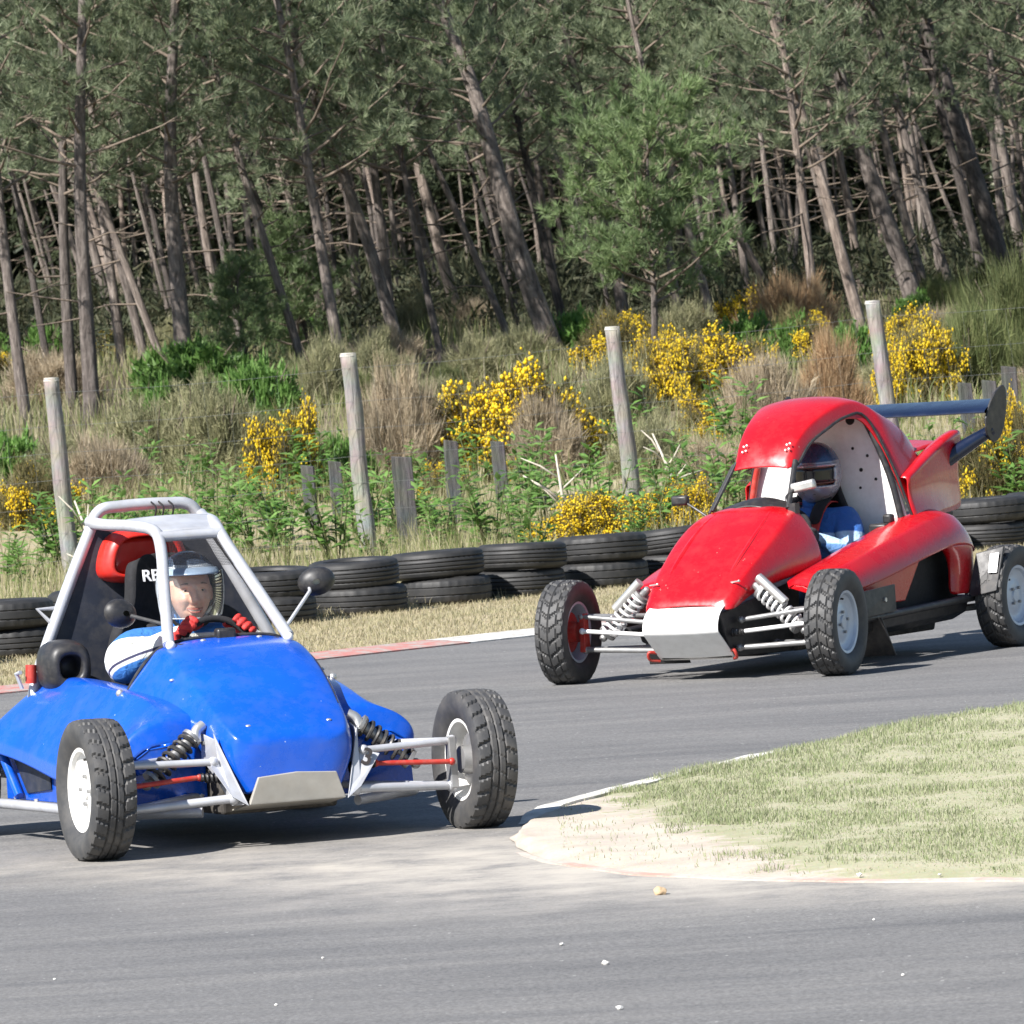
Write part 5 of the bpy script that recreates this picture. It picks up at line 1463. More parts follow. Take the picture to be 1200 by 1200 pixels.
    # ---- driver of the red buggy
    J = {'pelvis': ((-1.22, 0, 0.28), (0.15, 0.13)), 'belly': ((-1.27, 0, 0.38), (0.15, 0.12)), 'chest': ((-1.275, 0, 0.52), (0.17, 0.13)),
         'upper': ((-1.275, 0, 0.675), (0.15, 0.12)), 'neck': ((-1.29, 0, 0.745), 0.075), 'nape': ((-1.31, 0, 0.77), 0.060), 'skull': ((-1.31, 0, 0.88), 0.065)}
    E_ = [('pelvis', 'belly'), ('belly', 'chest'), ('chest', 'upper'), ('upper', 'neck'), ('neck', 'nape'), ('nape', 'skull')]
    Cw = Vector((-0.98, 0.0, 0.66)); tilt = R(-25)
    hands = {-1: R(190), 1: R(-10)}
    for s, nm in ((-1, 'r'), (1, 'l')):
        w = wrist_of(Cw, tilt, 0.13, 0.13, hands[s], 1)
        J['sh' + nm] = ((-1.275, s * 0.190, 0.700), 0.092); J['ua' + nm] = ((-1.205, s * 0.262, 0.620), 0.084); J['el' + nm] = ((-1.14, s * 0.280, 0.53), 0.066)
        J['fa' + nm] = (tuple(Vector((-1.14, s * 0.280, 0.53)).lerp(w, 0.5) + Vector((0, s * 0.01, 0))), 0.050); J['wr' + nm] = (tuple(w), 0.036); J['hd' + nm] = (tuple(w + Vector((0.035, 0, 0.004))), 0.028)
        E_ += [('upper', 'sh' + nm), ('sh' + nm, 'ua' + nm), ('ua' + nm, 'el' + nm), ('el' + nm, 'fa' + nm), ('fa' + nm, 'wr' + nm), ('wr' + nm, 'hd' + nm)]
        J['hip' + nm] = ((-1.14, s * 0.10, 0.26), 0.095); J['kn' + nm] = ((-0.78, s * 0.13, 0.42), 0.07); J['an' + nm] = ((-0.42, s * 0.10, 0.22), 0.045); J['ft' + nm] = ((-0.34, s * 0.10, 0.31), 0.035)
        E_ += [('pelvis', 'hip' + nm), ('hip' + nm, 'kn' + nm), ('kn' + nm, 'an' + nm), ('an' + nm, 'ft' + nm)]
    v, f = skin_body(J, E_, 'pelvis')
    hc = Vector((-1.285, 0.028, 0.925))
    parts = [(v, f, 0)] + head_geo(hc, R(16), R(4))
    p = assemble('person', parts, [M['suit_b'], M['skin'], M['eyewhite'], M['eyedark'], M['lip'], M['brow']], RED.matrix_basis.copy())
    tag(p, 'driver in blue overalls with silver and navy full-face helmet, seated in red buggy', 'person')
    for s in (-1, 1):
        glove(p, Cw, tilt, 0.13, 0.13, hands[s], s, M['glove_dark'])
    yaw = Matrix.Rotation(R(16), 3, 'Z') @ Matrix.Rotation(R(3), 3, 'Y')
    hcv = Vector((-1.305, 0.028, 0.948))
    def rad2(d):
        x, y, z = d.x * 0.150, d.y * 0.128, d.z * 0.158
        if d.z < 0.05 and d.x > 0: x += 0.030 * min(1, -(d.z - 0.05) / 0.4) * d.x
        return yaw @ Vector((x, y, z))
    def opening2(d): return (d.x > 0.30 and -0.36 < d.z < 0.26 and abs(d.y) < 0.86) or d.z < -0.88
    hv, hf = helmet_shell(hcv, rad2, opening2)
    mb = MB(); mb.v = [tuple(q) for q in hv]; mb.f = hf
    h = mb.build('helmet', M['helm_silver'], p, solid=0.014, sharp=60)
    h.data.materials.append(M['helm_navy']); h.data.materials.append(M['blackfab']); h.data.materials.append(M['blackfab']); h.modifiers['solid'].material_offset = 2
    for pl in h.data.polygons:
        d = yaw.inverted() @ (pl.center - hcv)
        pl.material_index = 1 if d.z / 0.158 > 0.40 else 0
    lb = MB(); lb.tube([hcv + rad2(Vector((math.cos(R(a)) * 0.955, math.sin(R(a)) * 0.955, 0.30)).normalized()) * 1.01 for a in range(-70, 71, 10)], 0.008, 8); lb.build('helmet_trim', M['helm_silver'], h)
    gg = MB(); rows = []
    for zz in (0.24, 0.12, 0.0, -0.14, -0.26):
        rows.append([hcv + yaw @ Vector((0.150 * 0.90 * math.cos(R(a)), 0.128 * 0.90 * math.sin(R(a)), 0.158 * zz)) for a in range(-66, 67, 6)])
    gg.grid(rows); go = gg.build('goggles', M['goggle'], h, solid=0.003)
    gf = MB(); gf.tube(rows[0], 0.006, 6); gf.tube(rows[-1], 0.006, 6); gf.tube([r_[0] for r_ in rows], 0.008, 6); gf.tube([r_[-1] for r_ in rows], 0.008, 6); gf.build('goggle_frame', M['goggle_frame'], go)
    # harness straps of the red buggy, lying on the driver's chest
    for s in (-1, 1):
        hs = MB(); rows = []
        for x, y, z in ((-1.40, 0.085, 0.78), (-1.29, 0.090, 0.815), (-1.165, 0.095, 0.755), (-1.115, 0.085, 0.65), (-1.095, 0.07, 0.52), (-1.06, 0.03, 0.40)):
            rows.append([Vector((x, s * y - 0.026, z)), Vector((x + 0.006, s * y, z + 0.006)), Vector((x, s * y + 0.026, z))])
        hs.grid(rows); ho = hs.build('harness_strap', M['belt_red'], RED, subsurf=1, solid=0.005, offset=1)
        pd = MB(); rows = []
        for x, y, z in ((-1.305, 0.090, 0.820), (-1.225, 0.093, 0.792), (-1.165, 0.095, 0.758), (-1.130, 0.090, 0.690)):
            rows.append([Vector((x + 0.008, s * y - 0.032, z + 0.004)), Vector((x + 0.014, s * y, z + 0.010)), Vector((x + 0.008, s * y + 0.032, z + 0.004))])
        pd.grid(rows); pd.build('harness_pad', M['blackfab'], ho, subsurf=1, solid=0.008, offset=1)
        hs = MB(); rows = []
        for x, y, z in ((-1.32, 0.075, 0.78), (-1.245, 0.085, 0.765), (-1.115, 0.085, 0.690), (-1.065, 0.075, 0.58), (-1.045, 0.05, 0.46)):
            rows.append([Vector((x, s * y - 0.024, z)), Vector((x + 0.006, s * y, z + 0.006)), Vector((x, s * y + 0.024, z))])
        hs.grid(rows); hs.build('harness_strap', M['blackfab'], BLUE, subsurf=1, solid=0.005, offset=1)

persons()
# ------------------------------------------------------------------ vegetation
def leaf_mat(name, cols, trans=0.35, rough=0.6, obj_var=0.25, scale=0.0):
    """thin foliage: colour varies blade by blade and plant by plant; part of the light passes through"""
    m, n, l, b = new_mat(name)
    g = n.new('ShaderNodeNewGeometry'); oi = n.new('ShaderNodeObjectInfo')
    k = len(cols); rp = ramp(n, [(i / (k - 1), c) for i, c in enumerate(cols)])
    l.new(g.outputs['Random Per Island'], rp.inputs[0])
    vr = ramp(n, [(0.0, (1 - obj_var,) * 3), (1.0, (1 + obj_var,) * 3)]); l.new(oi.outputs['Random'], vr.inputs[0])
    c = mixc(n, l, 1.0, rp.outputs[0], vr.outputs[0], 'MULTIPLY')
    if scale:
        tc = n.new('ShaderNodeTexCoord'); nz = noise_node(n, l, scale, 3, 0.5, tc.outputs['Object']); rz = ramp(n, [(0.3, (0.7, 0.72, 0.7)), (0.7, (1.25, 1.22, 1.1))]); l.new(nz.outputs[0], rz.inputs[0])
        c = mixc(n, l, 1.0, c, rz.outputs[0], 'MULTIPLY')
    l.new(c, b.inputs['Base Color']); b.inputs['Roughness'].default_value = rough
    b.inputs['Specular IOR Level'].default_value = 0.3
    tr = n.new('ShaderNodeBsdfTranslucent'); l.new(c, tr.inputs[0])
    mx = n.new('ShaderNodeMixShader'); mx.inputs[0].default_value = trans
    out = n['Material Output']; l.new(b.outputs[0], mx.inputs[1]); l.new(tr.outputs[0], mx.inputs[2]); l.new(mx.outputs[0], out.inputs[0])
    return m

M['needle'] = leaf_mat('pine_needles', [(0.120, 0.155, 0.092), (0.185, 0.235, 0.145), (0.25, 0.295, 0.19), (0.33, 0.36, 0.25)], 0.48, 0.5, 0.22, 0.9)
M['needle_dark'] = leaf_mat('shade_toned_far_needles', [(0.030, 0.042, 0.022), (0.050, 0.065, 0.035), (0.075, 0.090, 0.050)], 0.2, 0.6, 0.1, 0.9)  # darker copy of the pine needles: forest shade put into the colour
M['needle_young'] = leaf_mat('young_pine_needles', [(0.120, 0.185, 0.080), (0.195, 0.270, 0.125), (0.28, 0.35, 0.19)], 0.42, 0.5, 0.15, 0.9)
M['gorse'] = leaf_mat('gorse_spines', [(0.085, 0.085, 0.035), (0.14, 0.13, 0.055), (0.22, 0.17, 0.09)], 0.2, 0.7, 0.2, 3)
M['flower'] = leaf_mat('gorse_flowers', [(0.74, 0.50, 0.010), (0.82, 0.60, 0.02), (0.86, 0.68, 0.06)], 0.3, 0.6, 0.05)
M['dead'] = leaf_mat('dry_brush', [(0.27, 0.215, 0.155), (0.38, 0.31, 0.23), (0.47, 0.40, 0.31)], 0.2, 0.8, 0.15, 3)
M['heath'] = leaf_mat('heath_twigs', [(0.15, 0.155, 0.085), (0.23, 0.23, 0.13), (0.33, 0.31, 0.20)], 0.2, 0.7, 0.25, 3)
M['broom'] = leaf_mat('broom_stems', [(0.070, 0.095, 0.035), (0.120, 0.145, 0.055), (0.165, 0.175, 0.080)], 0.2, 0.7, 0.2, 3)
M['bracken'] = leaf_mat('rusty_bracken', [(0.28, 0.175, 0.100), (0.39, 0.26, 0.155), (0.48, 0.36, 0.24)], 0.25, 0.8, 0.15, 3)
M['leaf'] = leaf_mat('broad_leaves', [(0.075, 0.160, 0.035), (0.130, 0.250, 0.055), (0.190, 0.31, 0.090)], 0.35, 0.45, 0.2)
M['tallgrass'] = leaf_mat('verge_grass', [(0.34, 0.30, 0.17), (0.42, 0.37, 0.24), (0.19, 0.22, 0.075), (0.14, 0.19, 0.055), (0.27, 0.26, 0.12), (0.45, 0.40, 0.28)], 0.35, 0.7, 0.0)
M['drygrass'] = leaf_mat('mown_dry_grass', [(0.36, 0.31, 0.20), (0.44, 0.38, 0.26), (0.30, 0.28, 0.15), (0.40, 0.35, 0.23)], 0.3, 0.8, 0.0)
M['turf'] = leaf_mat('infield_grass', [(0.41, 0.39, 0.28), (0.33, 0.35, 0.20), (0.21, 0.28, 0.11), (0.39, 0.38, 0.26), (0.28, 0.33, 0.16), (0.45, 0.43, 0.33)], 0.35, 0.7, 0.0)
M['twig'] = simple('grey_twig', (0.16, 0.125, 0.095), 0.9, 0, 0.25, 20)
M['pale_twig'] = simple('bleached_branch', (0.50, 0.45, 0.37), 0.9, 0, 0.15, 20)

def bark_mat():
    m, n, l, b = new_mat('pine_bark')
    tc = n.new('ShaderNodeTexCoord'); mp = n.new('ShaderNodeMapping'); mp.inputs['Scale'].default_value = (7, 7, 1.6); l.new(tc.outputs['Object'], mp.inputs[0])
    n1 = noise_node(n, l, 3.2, 7, 0.7, mp.outputs[0], 0.5); r1 = ramp(n, [(0.33, (0.060, 0.050, 0.045)), (0.5, (0.185, 0.160, 0.145)), (0.68, (0.37, 0.33, 0.30))]); l.new(n1.outputs[0], r1.inputs[0])
    oi = n.new('ShaderNodeObjectInfo'); vr = ramp(n, [(0.0, (0.30, 0.29, 0.29)), (0.35, (0.75, 0.72, 0.70)), (0.7, (1.1, 1.05, 1.0)), (1.0, (1.35, 1.22, 1.1))]); l.new(oi.outputs['Random'], vr.inputs[0])
    c = mixc(n, l, 1.0, r1.outputs[0], vr.outputs[0], 'MULTIPLY')
    l.new(c, b.inputs['Base Color']); b.inputs['Roughness'].default_value = 0.92
    bump(n, l, b, n1.outputs[0], 1.0, 0.04)
    return m
M['bark'] = bark_mat()

def unit(v):
    return v / np.maximum(np.linalg.norm(v, axis=1, keepdims=True), 1e-9)

def needles(c, d, k, length, width, spread, rn, jitter=0.0, lmin=0.6, lmax=1.15):
    """k thin triangles fanning out of every centre c along d"""
    c = np.repeat(c, k, 0); d = np.repeat(d, k, 0)
    if jitter: c = c + rn.normal(0, jitter, c.shape)
    dd = unit(d + spread * rn.normal(0, 1, d.shape))
    L = length * rn.uniform(lmin, lmax, (len(c), 1))
    p = unit(np.cross(dd, rn.normal(0, 1, dd.shape)))
    a = c + p * width / 2; b = c - p * width / 2; t = c + dd * L
    v = np.stack([a, b, t], 1).reshape(-1, 3)
    return v, np.arange(len(v)).reshape(-1, 3)

def blades(x, y, z, h, w, rn, lean=0.35):
    """two-segment bent grass blades"""
    n = len(x); base = np.stack([x, y, z], 1)
    az = rn.uniform(0, 2 * np.pi, n); s = np.stack([np.cos(az), np.sin(az), np.zeros(n)], 1) * (w / 2)[:, None]
    la = rn.uniform(0, 2 * np.pi, n); ln = rn.uniform(0.1, 1.0, n) * lean
    off = np.stack([np.cos(la), np.sin(la), np.zeros(n)], 1)
    mid = base + off * (h * ln * 0.35)[:, None]; mid[:, 2] += h * 0.55
    tip = base + off * (h * ln)[:, None]; tip[:, 2] += h * (1 - 0.35 * ln)
    v = np.stack([base - s, base + s, mid - s * 0.7, mid + s * 0.7, tip], 1).reshape(-1, 3)
    o = np.arange(n)[:, None] * 5
    f = np.concatenate([o + [0, 1, 3], o + [0, 3, 2], o + [2, 3, 4]], 1).reshape(-1, 3)
    return v, f

# ---- pine trees
def pine_proto(seed, H, cbase, nl, reach, dens=1.0, mat='needle', low=False):
    rn = rng(seed)
    ph = rn.uniform(0, 6, 4)
    def axis(z):
        t = z / H
        return np.array([0.16 * math.sin(2.2 * t * 3 + ph[0]) * t + 0.05 * math.sin(9 * t + ph[1]) * t, 0.14 * math.sin(2.0 * t * 3 + ph[2]) * t, z])
    mb = MB()
    N = 26
    pts = [Vector(axis(H * k / N)) for k in range(N + 1)]; pts[0].z = -0.3
    rs = [0.10 * (1 - 0.80 * (k / N)) + (0.025 if k == 0 else 0) + 0.004 * noise.noise(Vector((seed, k * 0.8, 0))) for k in range(N + 1)]
    mb.tube(pts, rs, 10)
    trunk = mb.mesh('trunk', M['bark'], True, None, weld=False)
    tw = MB(); C = []; D = []
    for i in range(nl):
        t = (i + rn.uniform(0, 1)) / nl
        z = cbase + (H - cbase - 0.2) * t ** 1.15
        az = i * 2.4 + rn.uniform(-0.5, 0.5)
        L = reach * (1.0 - 0.62 * t) * rn.uniform(0.6, 1.15)
        el = rn.uniform(0.05, 0.5) + 0.35 * t
        o = axis(z); dr = np.array([math.cos(az) * math.cos(el), math.sin(az) * math.cos(el), math.sin(el)])
        bend = np.array([0, 0, rn.uniform(0.0, 0.3)])
        P = [o + dr * L * s + bend * L * s * s + rn.normal(0, 0.03, 3) * s for s in np.linspace(0, 1, 6)]
        tw.tube([Vector(p) for p in P], [0.020, 0.016, 0.012, 0.009, 0.006, 0.004], 5, cap=False)
        for j in range(int(9 * dens)):
            s = rn.uniform(0.28, 1.0); k = s * 5; k0 = min(int(k), 4); q = P[k0] + (P[k0 + 1] - P[k0]) * (k - k0)
            dd = unit((dr + rn.normal(0, 0.65, 3) + np.array([0, 0, 0.25]))[None])[0]
            l2 = rn.uniform(0.15, 0.5) * (0.6 + 0.5 * L / reach)
            e = q + dd * l2
            if j < 3: tw.tube([Vector(q), Vector(e)], [0.006, 0.002], 3, cap=False)
            for m_ in range(int(rn.integers(4, 7))):
                f = rn.uniform(0.25, 1.05)
                C.append(q + dd * l2 * f + rn.normal(0, 0.035, 3)); D.append(dd * 0.8 + rn.normal(0, 0.35, 3) + np.array([0, 0, 0.55]))
    # dead snags on the bare stem
    for i in range(int(7 if not low else 2)):
        z = rn.uniform(0.8, cbase + 0.6); az = rn.uniform(0, 6.28); L = rn.uniform(0.2, 0.9)
        o = axis(z); dr = np.array([math.cos(az), math.sin(az), rn.uniform(-0.25, 0.35)])
        tw.tube([Vector(o), Vector(o + dr * L * 0.5 + rn.normal(0, 0.04, 3)), Vector(o + dr * L + rn.normal(0, 0.06, 3))], [0.012, 0.008, 0.003], 4, cap=False)
    branches = tw.mesh('branches', M['twig'], True, None, weld=False)
    v, f = needles(np.array(C), np.array(D), 14, 0.150, 0.011, 0.55, rn)
    crown = np_mesh('crown', v, f, M[mat])
    return trunk, branches, crown

def add_pine(proto, x, y, lean, r_, rotz, sc=1.0, name='pine_tree', thin=False):
    trunk, branches, crown = proto
    e = bpy.data.objects.new(name, None); e.empty_display_size = 0.3; COL.objects.link(e)
    e.location = (x, y, terr(x, y)); e.scale = (sc, sc, sc)
    M_ = Matrix.Rotation(math.atan(lean), 4, 'Y') @ Matrix.Rotation(rotz, 4, 'Z')
    e.rotation_euler = M_.to_euler()
    for nm, me in (('trunk', trunk), ('branches', branches), ('crown', crown)):
        o = bpy.data.objects.new(nm, me); link(o, e)
        if nm == 'branches': o['kind'] = 'stuff'
        if nm == 'trunk':
            k = r_ * 0.82 / 0.088 / sc; o.scale = (k, k, 1)
    return e

def forest():
    protos = [pine_proto(21, 6.6, 2.2, 32, 1.6), pine_proto(22, 7.0, 2.6, 34, 1.7), pine_proto(23, 6.2, 2.0, 30, 1.5), pine_proto(24, 6.8, 2.4, 32, 1.7), pine_proto(25, 7.4, 2.9, 34, 1.7), pine_proto(26, 5.8, 1.8, 28, 1.3)]
    # trunks that can be told apart in the picture: x, y, lean (x per z), stem radius
    main = [(-4.60, 81.8, 0.014, 0.073), (-4.25, 79.0, 0.021, 0.097), (-4.28, 86.7, -0.058, 0.067), (-3.37, 81.3, 0.013, 0.108), (-3.38, 93.6, -0.094, 0.062), (-2.03, 86.8, -0.334, 0.077), (-2.09, 82.3, -0.228, 0.055), (-1.67, 81.0, -0.114, 0.072), (-4.93, 79.0, -0.055, 0.070), (-5.05, 85.8, -0.123, 0.048), (-1.08, 84.7, -0.238, 0.085), (0.60, 82.7, -0.275, 0.133), (-0.65, 84.2, -0.137, 0.047), (-1.21, 85.8, -0.032, 0.067), (0.16, 86.1, -0.358, 0.048), (0.76, 88.3, -0.177, 0.059), (1.45, 88.5, -0.128, 0.084), (3.46, 83.9, -0.057, 0.065), (4.91, 90.4, -0.249, 0.126), (6.21, 93.3, -0.244, 0.135), (4.06, 86.1, -0.213, 0.077), (3.51, 97.3, -0.45, 0.059), (5.40, 90.8, -0.236, 0.061), (6.09, 96.1, -0.181, 0.075), (-3.77, 86.1, -0.317, 0.053), (7.22, 104.5, -0.144, 0.093), (2.09, 88.7, -0.097, 0.059), (2.41, 86.2, -0.187, 0.057), (4.71, 99.6, -0.106, 0.066), (-2.83, 85.0, -0.136, 0.047)]
    rn = rng(77)
    lab = {11: 'thick dark pine leaning strongly left above the big yellow gorse', 18: 'thick pale-barked pine leaning left beyond the red buggy roof', 19: 'thick pale-barked pine leaning left beside the broom slope', 3: 'tall straight grey pine with a long bare stem', 1: 'tall straight nearly black pine stem beside a thinner pale one', 5: 'sunlit pale pine leaning strongly left beside a thinner parallel stem'}
    edge_lab = {0: 'thin upright pine beside a nearly black thicker stem', 6: 'thin pine leaning left, parallel to a sunlit leaning pine', 7: 'mid-sized pine leaning slightly left behind a pale-topped fence post', 10: 'dark mid-sized pine leaning left among thinner stems',
                16: 'dark pine rising out of the young bright green pine', 17: 'slim pale pine almost upright behind the rusty brush', 21: 'thin pine leaning very steeply left behind the young green pine', 24: 'thin pine leaning steeply left toward a tall straight grey one', 25: 'mid-sized pine deep behind the broom bushes'}
    pos = []
    for i, (x, y, k, r_) in enumerate(main):
        e = add_pine(protos[i % 5], x, y, k, r_, rn.uniform(0, 6.28), rn.uniform(0.92, 1.08)); pos.append((x, y))
        if i in lab: tag(e, lab[i], 'pine tree')
        else: tag(e, edge_lab.get(i) or 'slim pine stem standing at the front edge of the wood', 'pine tree', 'slim pines at the edge of the wood')
    n_in = 0; tries = 0; n_out = 0
    while tries < 9000 and (n_in < 170 or n_out < 80):
        tries += 1
        y = 84 + 82 * rn.random() ** 0.85; x = rn.uniform(-26, 14)
        hw = 0.068 * y + 1.0
        inside = -hw < x < hw
        if inside and (n_in >= 170 or y < 88): continue
        if not inside and n_out >= 80: continue
        md = 0.62 if inside else 1.7
        if any((x - a) ** 2 + (y - b) ** 2 < md * md for a, b in pos): continue
        pos.append((x, y))
        if inside: n_in += 1
        else: n_out += 1
        e = add_pine(protos[int(rn.integers(0, 6))], x, y, rn.normal(-0.13, 0.10), 0.030 + 0.055 * rn.random() ** 1.8, rn.uniform(0, 6.28), rn.uniform(0.88, 1.10) * (1 + max(0, y - 88) / 80 * 0.45))
        tag(e, 'slender pine standing among many others deep in the wood', 'pine tree', 'pines inside the wood')
    # young green pine in front of the wood
    yp = pine_proto(44, 2.9, 0.75, 34, 1.5, 1.35, 'needle_young', True)
    e = add_pine(yp, 1.58, 80.5, 0.04, 0.045, 0.6, 0.95, 'young_pine'); tag(e, 'young bright green pine with low bushy branches before the wood', 'pine tree')
    yp2 = pine_proto(43, 2.2, 0.3, 24, 0.8, 1.3, 'needle_young', True)
    for x, y, s in ((-2.75, 82.0, 0.62), (7.6, 90.0, 1.0), (-2.3, 86.5, 0.75)):
        e = add_pine(yp2, x, y, 0.0, 0.03, x, s, 'young_pine'); tag(e, 'small bushy pine sapling among the trunks', 'pine tree', 'pine saplings among the trunks')
    # the wood goes on behind as one mass
    mb = MB(); C = []; D = []
    rn = rng(91)
    for i in range(110):
        x = rn.uniform(-42, 26); y = rn.uniform(164, 190); z = terr(x, y); H = rn.uniform(8, 12); k = rn.normal(-0.12, 0.08)
        mb.tube([Vector((x, y, z - 0.3)), Vector((x + k * H * 0.5, y, z + H * 0.5)), Vector((x + k * H, y, z + H))], [rn.uniform(0.07, 0.13), 0.07, 0.03], 6, cap=False)
        n_ = 620; t = rn.random(n_) ** 1.25; zz = z + 0.15 + (H - 0.2) * t; rr = 2.0 * (1 - 0.55 * t) * np.sqrt(rn.random(n_)); aa = rn.uniform(0, 6.28, n_)
        C.append(np.stack([x + k * (zz - z) + rr * np.cos(aa), y + rr * np.sin(aa), zz], 1)); D.append(rn.normal(0, 0.6, (n_, 3)) + [0, 0, 0.5])
    st = mb.build('distant_wood_stems', M['bark'], weld=False, sharp=None); st['kind'] = 'stuff'; tag(st, 'dark mass of pine stems far back in the wood', 'woodland')
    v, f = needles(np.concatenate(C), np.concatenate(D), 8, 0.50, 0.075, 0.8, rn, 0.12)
    o = bpy.data.objects.new('distant_wood', np_mesh('distant_wood', v, f, M['needle_dark'])); COL.objects.link(o); tag(o, 'shade-coloured mass of pine foliage far back in the wood', 'woodland', kind='stuff')

forest()

def undergrowth():
    rn = rng(55); n = 14000
    y = rn.uniform(90, 160, n); x = rn.uniform(-1, 1, n) * (0.072 * y + 6)
    nz = np.array([noise.noise(Vector((a * 0.5, b * 0.3, 2.0))) for a, b in zip(x, y)])
    h = np.clip(0.45 + 0.9 * nz, 0.05, 1.2)
    z = np.array([terr(a, b) for a, b in zip(x, y)]) + h * rn.random(n)
    v, f = needles(np.stack([x, y, z], 1), rn.normal(0, 0.6, (n, 3)) + [0, 0, 0.8], 9, 0.30, 0.035, 0.7, rn, 0.06)
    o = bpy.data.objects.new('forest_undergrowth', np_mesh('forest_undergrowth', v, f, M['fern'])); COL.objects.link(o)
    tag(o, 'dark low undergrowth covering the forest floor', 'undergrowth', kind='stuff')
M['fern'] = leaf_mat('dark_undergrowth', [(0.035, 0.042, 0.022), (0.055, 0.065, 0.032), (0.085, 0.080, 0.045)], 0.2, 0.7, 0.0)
undergrowth()

# ---- bushes on the slope
def bush_proto(seed, kind):
    """unit bush: radius 1, height 1"""
    rn = rng(seed)
    n = 620
    u = rn.normal(0, 1, (n, 3)); u[:, 2] = np.abs(u[:, 2]); u = unit(u)
    lump = np.array([0.80 + 0.40 * noise.noise(Vector(p) * 2.1 + Vector((seed, 0, 0))) + 0.28 * noise.noise(Vector(p) * 5.0 + Vector((0, seed, 0))) for p in u])
    rad = lump * rn.uniform(0.35, 1.0, n) ** 0.45
    c = u * rad[:, None]; c[:, 2] = c[:, 2] * 0.92 + 0.02
    mats = {'gorse': 'gorse', 'gorsefew': 'gorse', 'gorselow': 'gorse', 'dead': 'dead', 'heath': 'heath', 'green': 'leaf', 'broom': 'broom', 'bracken': 'bracken'}
    d = u * 0.8 + np.array([0, 0, 0.75])
    if kind in ('dead', 'bracken', 'broom'):
        v, f = needles(c, d, 24, 0.24, 0.013, 0.55, rn, 0.05, 0.15, 1.5)
    elif kind == 'green':
        v, f = needles(c, d, 12, 0.15, 0.055, 0.8, rn, 0.04)
    else:
        v, f = needles(c, d, 28, 0.13, 0.013, 0.70, rn, 0.05, 0.25, 1.7)
    fol = np_mesh('foliage', v, f, M[mats[kind]])
    tw = MB()
    for i in range(16):
        a = rn.uniform(0, 6.28); e = Vector((math.cos(a) * 0.6, math.sin(a) * 0.6, rn.uniform(0.4, 0.85)))
        tw.tube([Vector((0.1 * math.cos(a), 0.1 * math.sin(a), -0.1)), e * 0.5 + Vector((0, 0, 0.05)), e], [0.028, 0.018, 0.006], 4, cap=False)
    stem = tw.mesh('stems', M['twig'], True, None, weld=False)
    fl = None
    if kind.startswith('gorse'):
        keep = []
        thr = {'gorse': -0.22, 'gorsefew': 0.10, 'gorselow': -0.42}[kind]
        out = rad / lump > 0.66
        for i in range(n):
            if out[i] and noise.noise(Vector(u[i]) * 1.9 + Vector((seed * 1.7, 3, 0))) > thr and u[i][2] > 0.12: keep.append(i)
        if keep:
            cc = np.repeat(c[keep] * 1.05, 28, 0) + rn.normal(0, 0.055, (28 * len(keep), 3))
            nrm = unit(rn.normal(0, 1, cc.shape)); s = (0.009 + 0.020 * rn.random((len(cc), 1)) ** 1.5)
            p = unit(np.cross(nrm, rn.normal(0, 1, cc.shape))); q = np.cross(nrm, p)
            vv = np.stack([cc + p * s, cc + q * s, cc - p * s, cc - q * s, cc + nrm * s, cc - nrm * s], 1).reshape(-1, 3)
            o = np.arange(len(cc))[:, None] * 6
            ff = np.concatenate([o + t for t in ([0, 1, 4], [1, 2, 4], [2, 3, 4], [3, 0, 4], [1, 0, 5], [2, 1, 5], [3, 2, 5], [0, 3, 5])], 1).reshape(-1, 3)
            fl = np_mesh('flowers', vv, ff, M['flower'])
    return fol, stem, fl

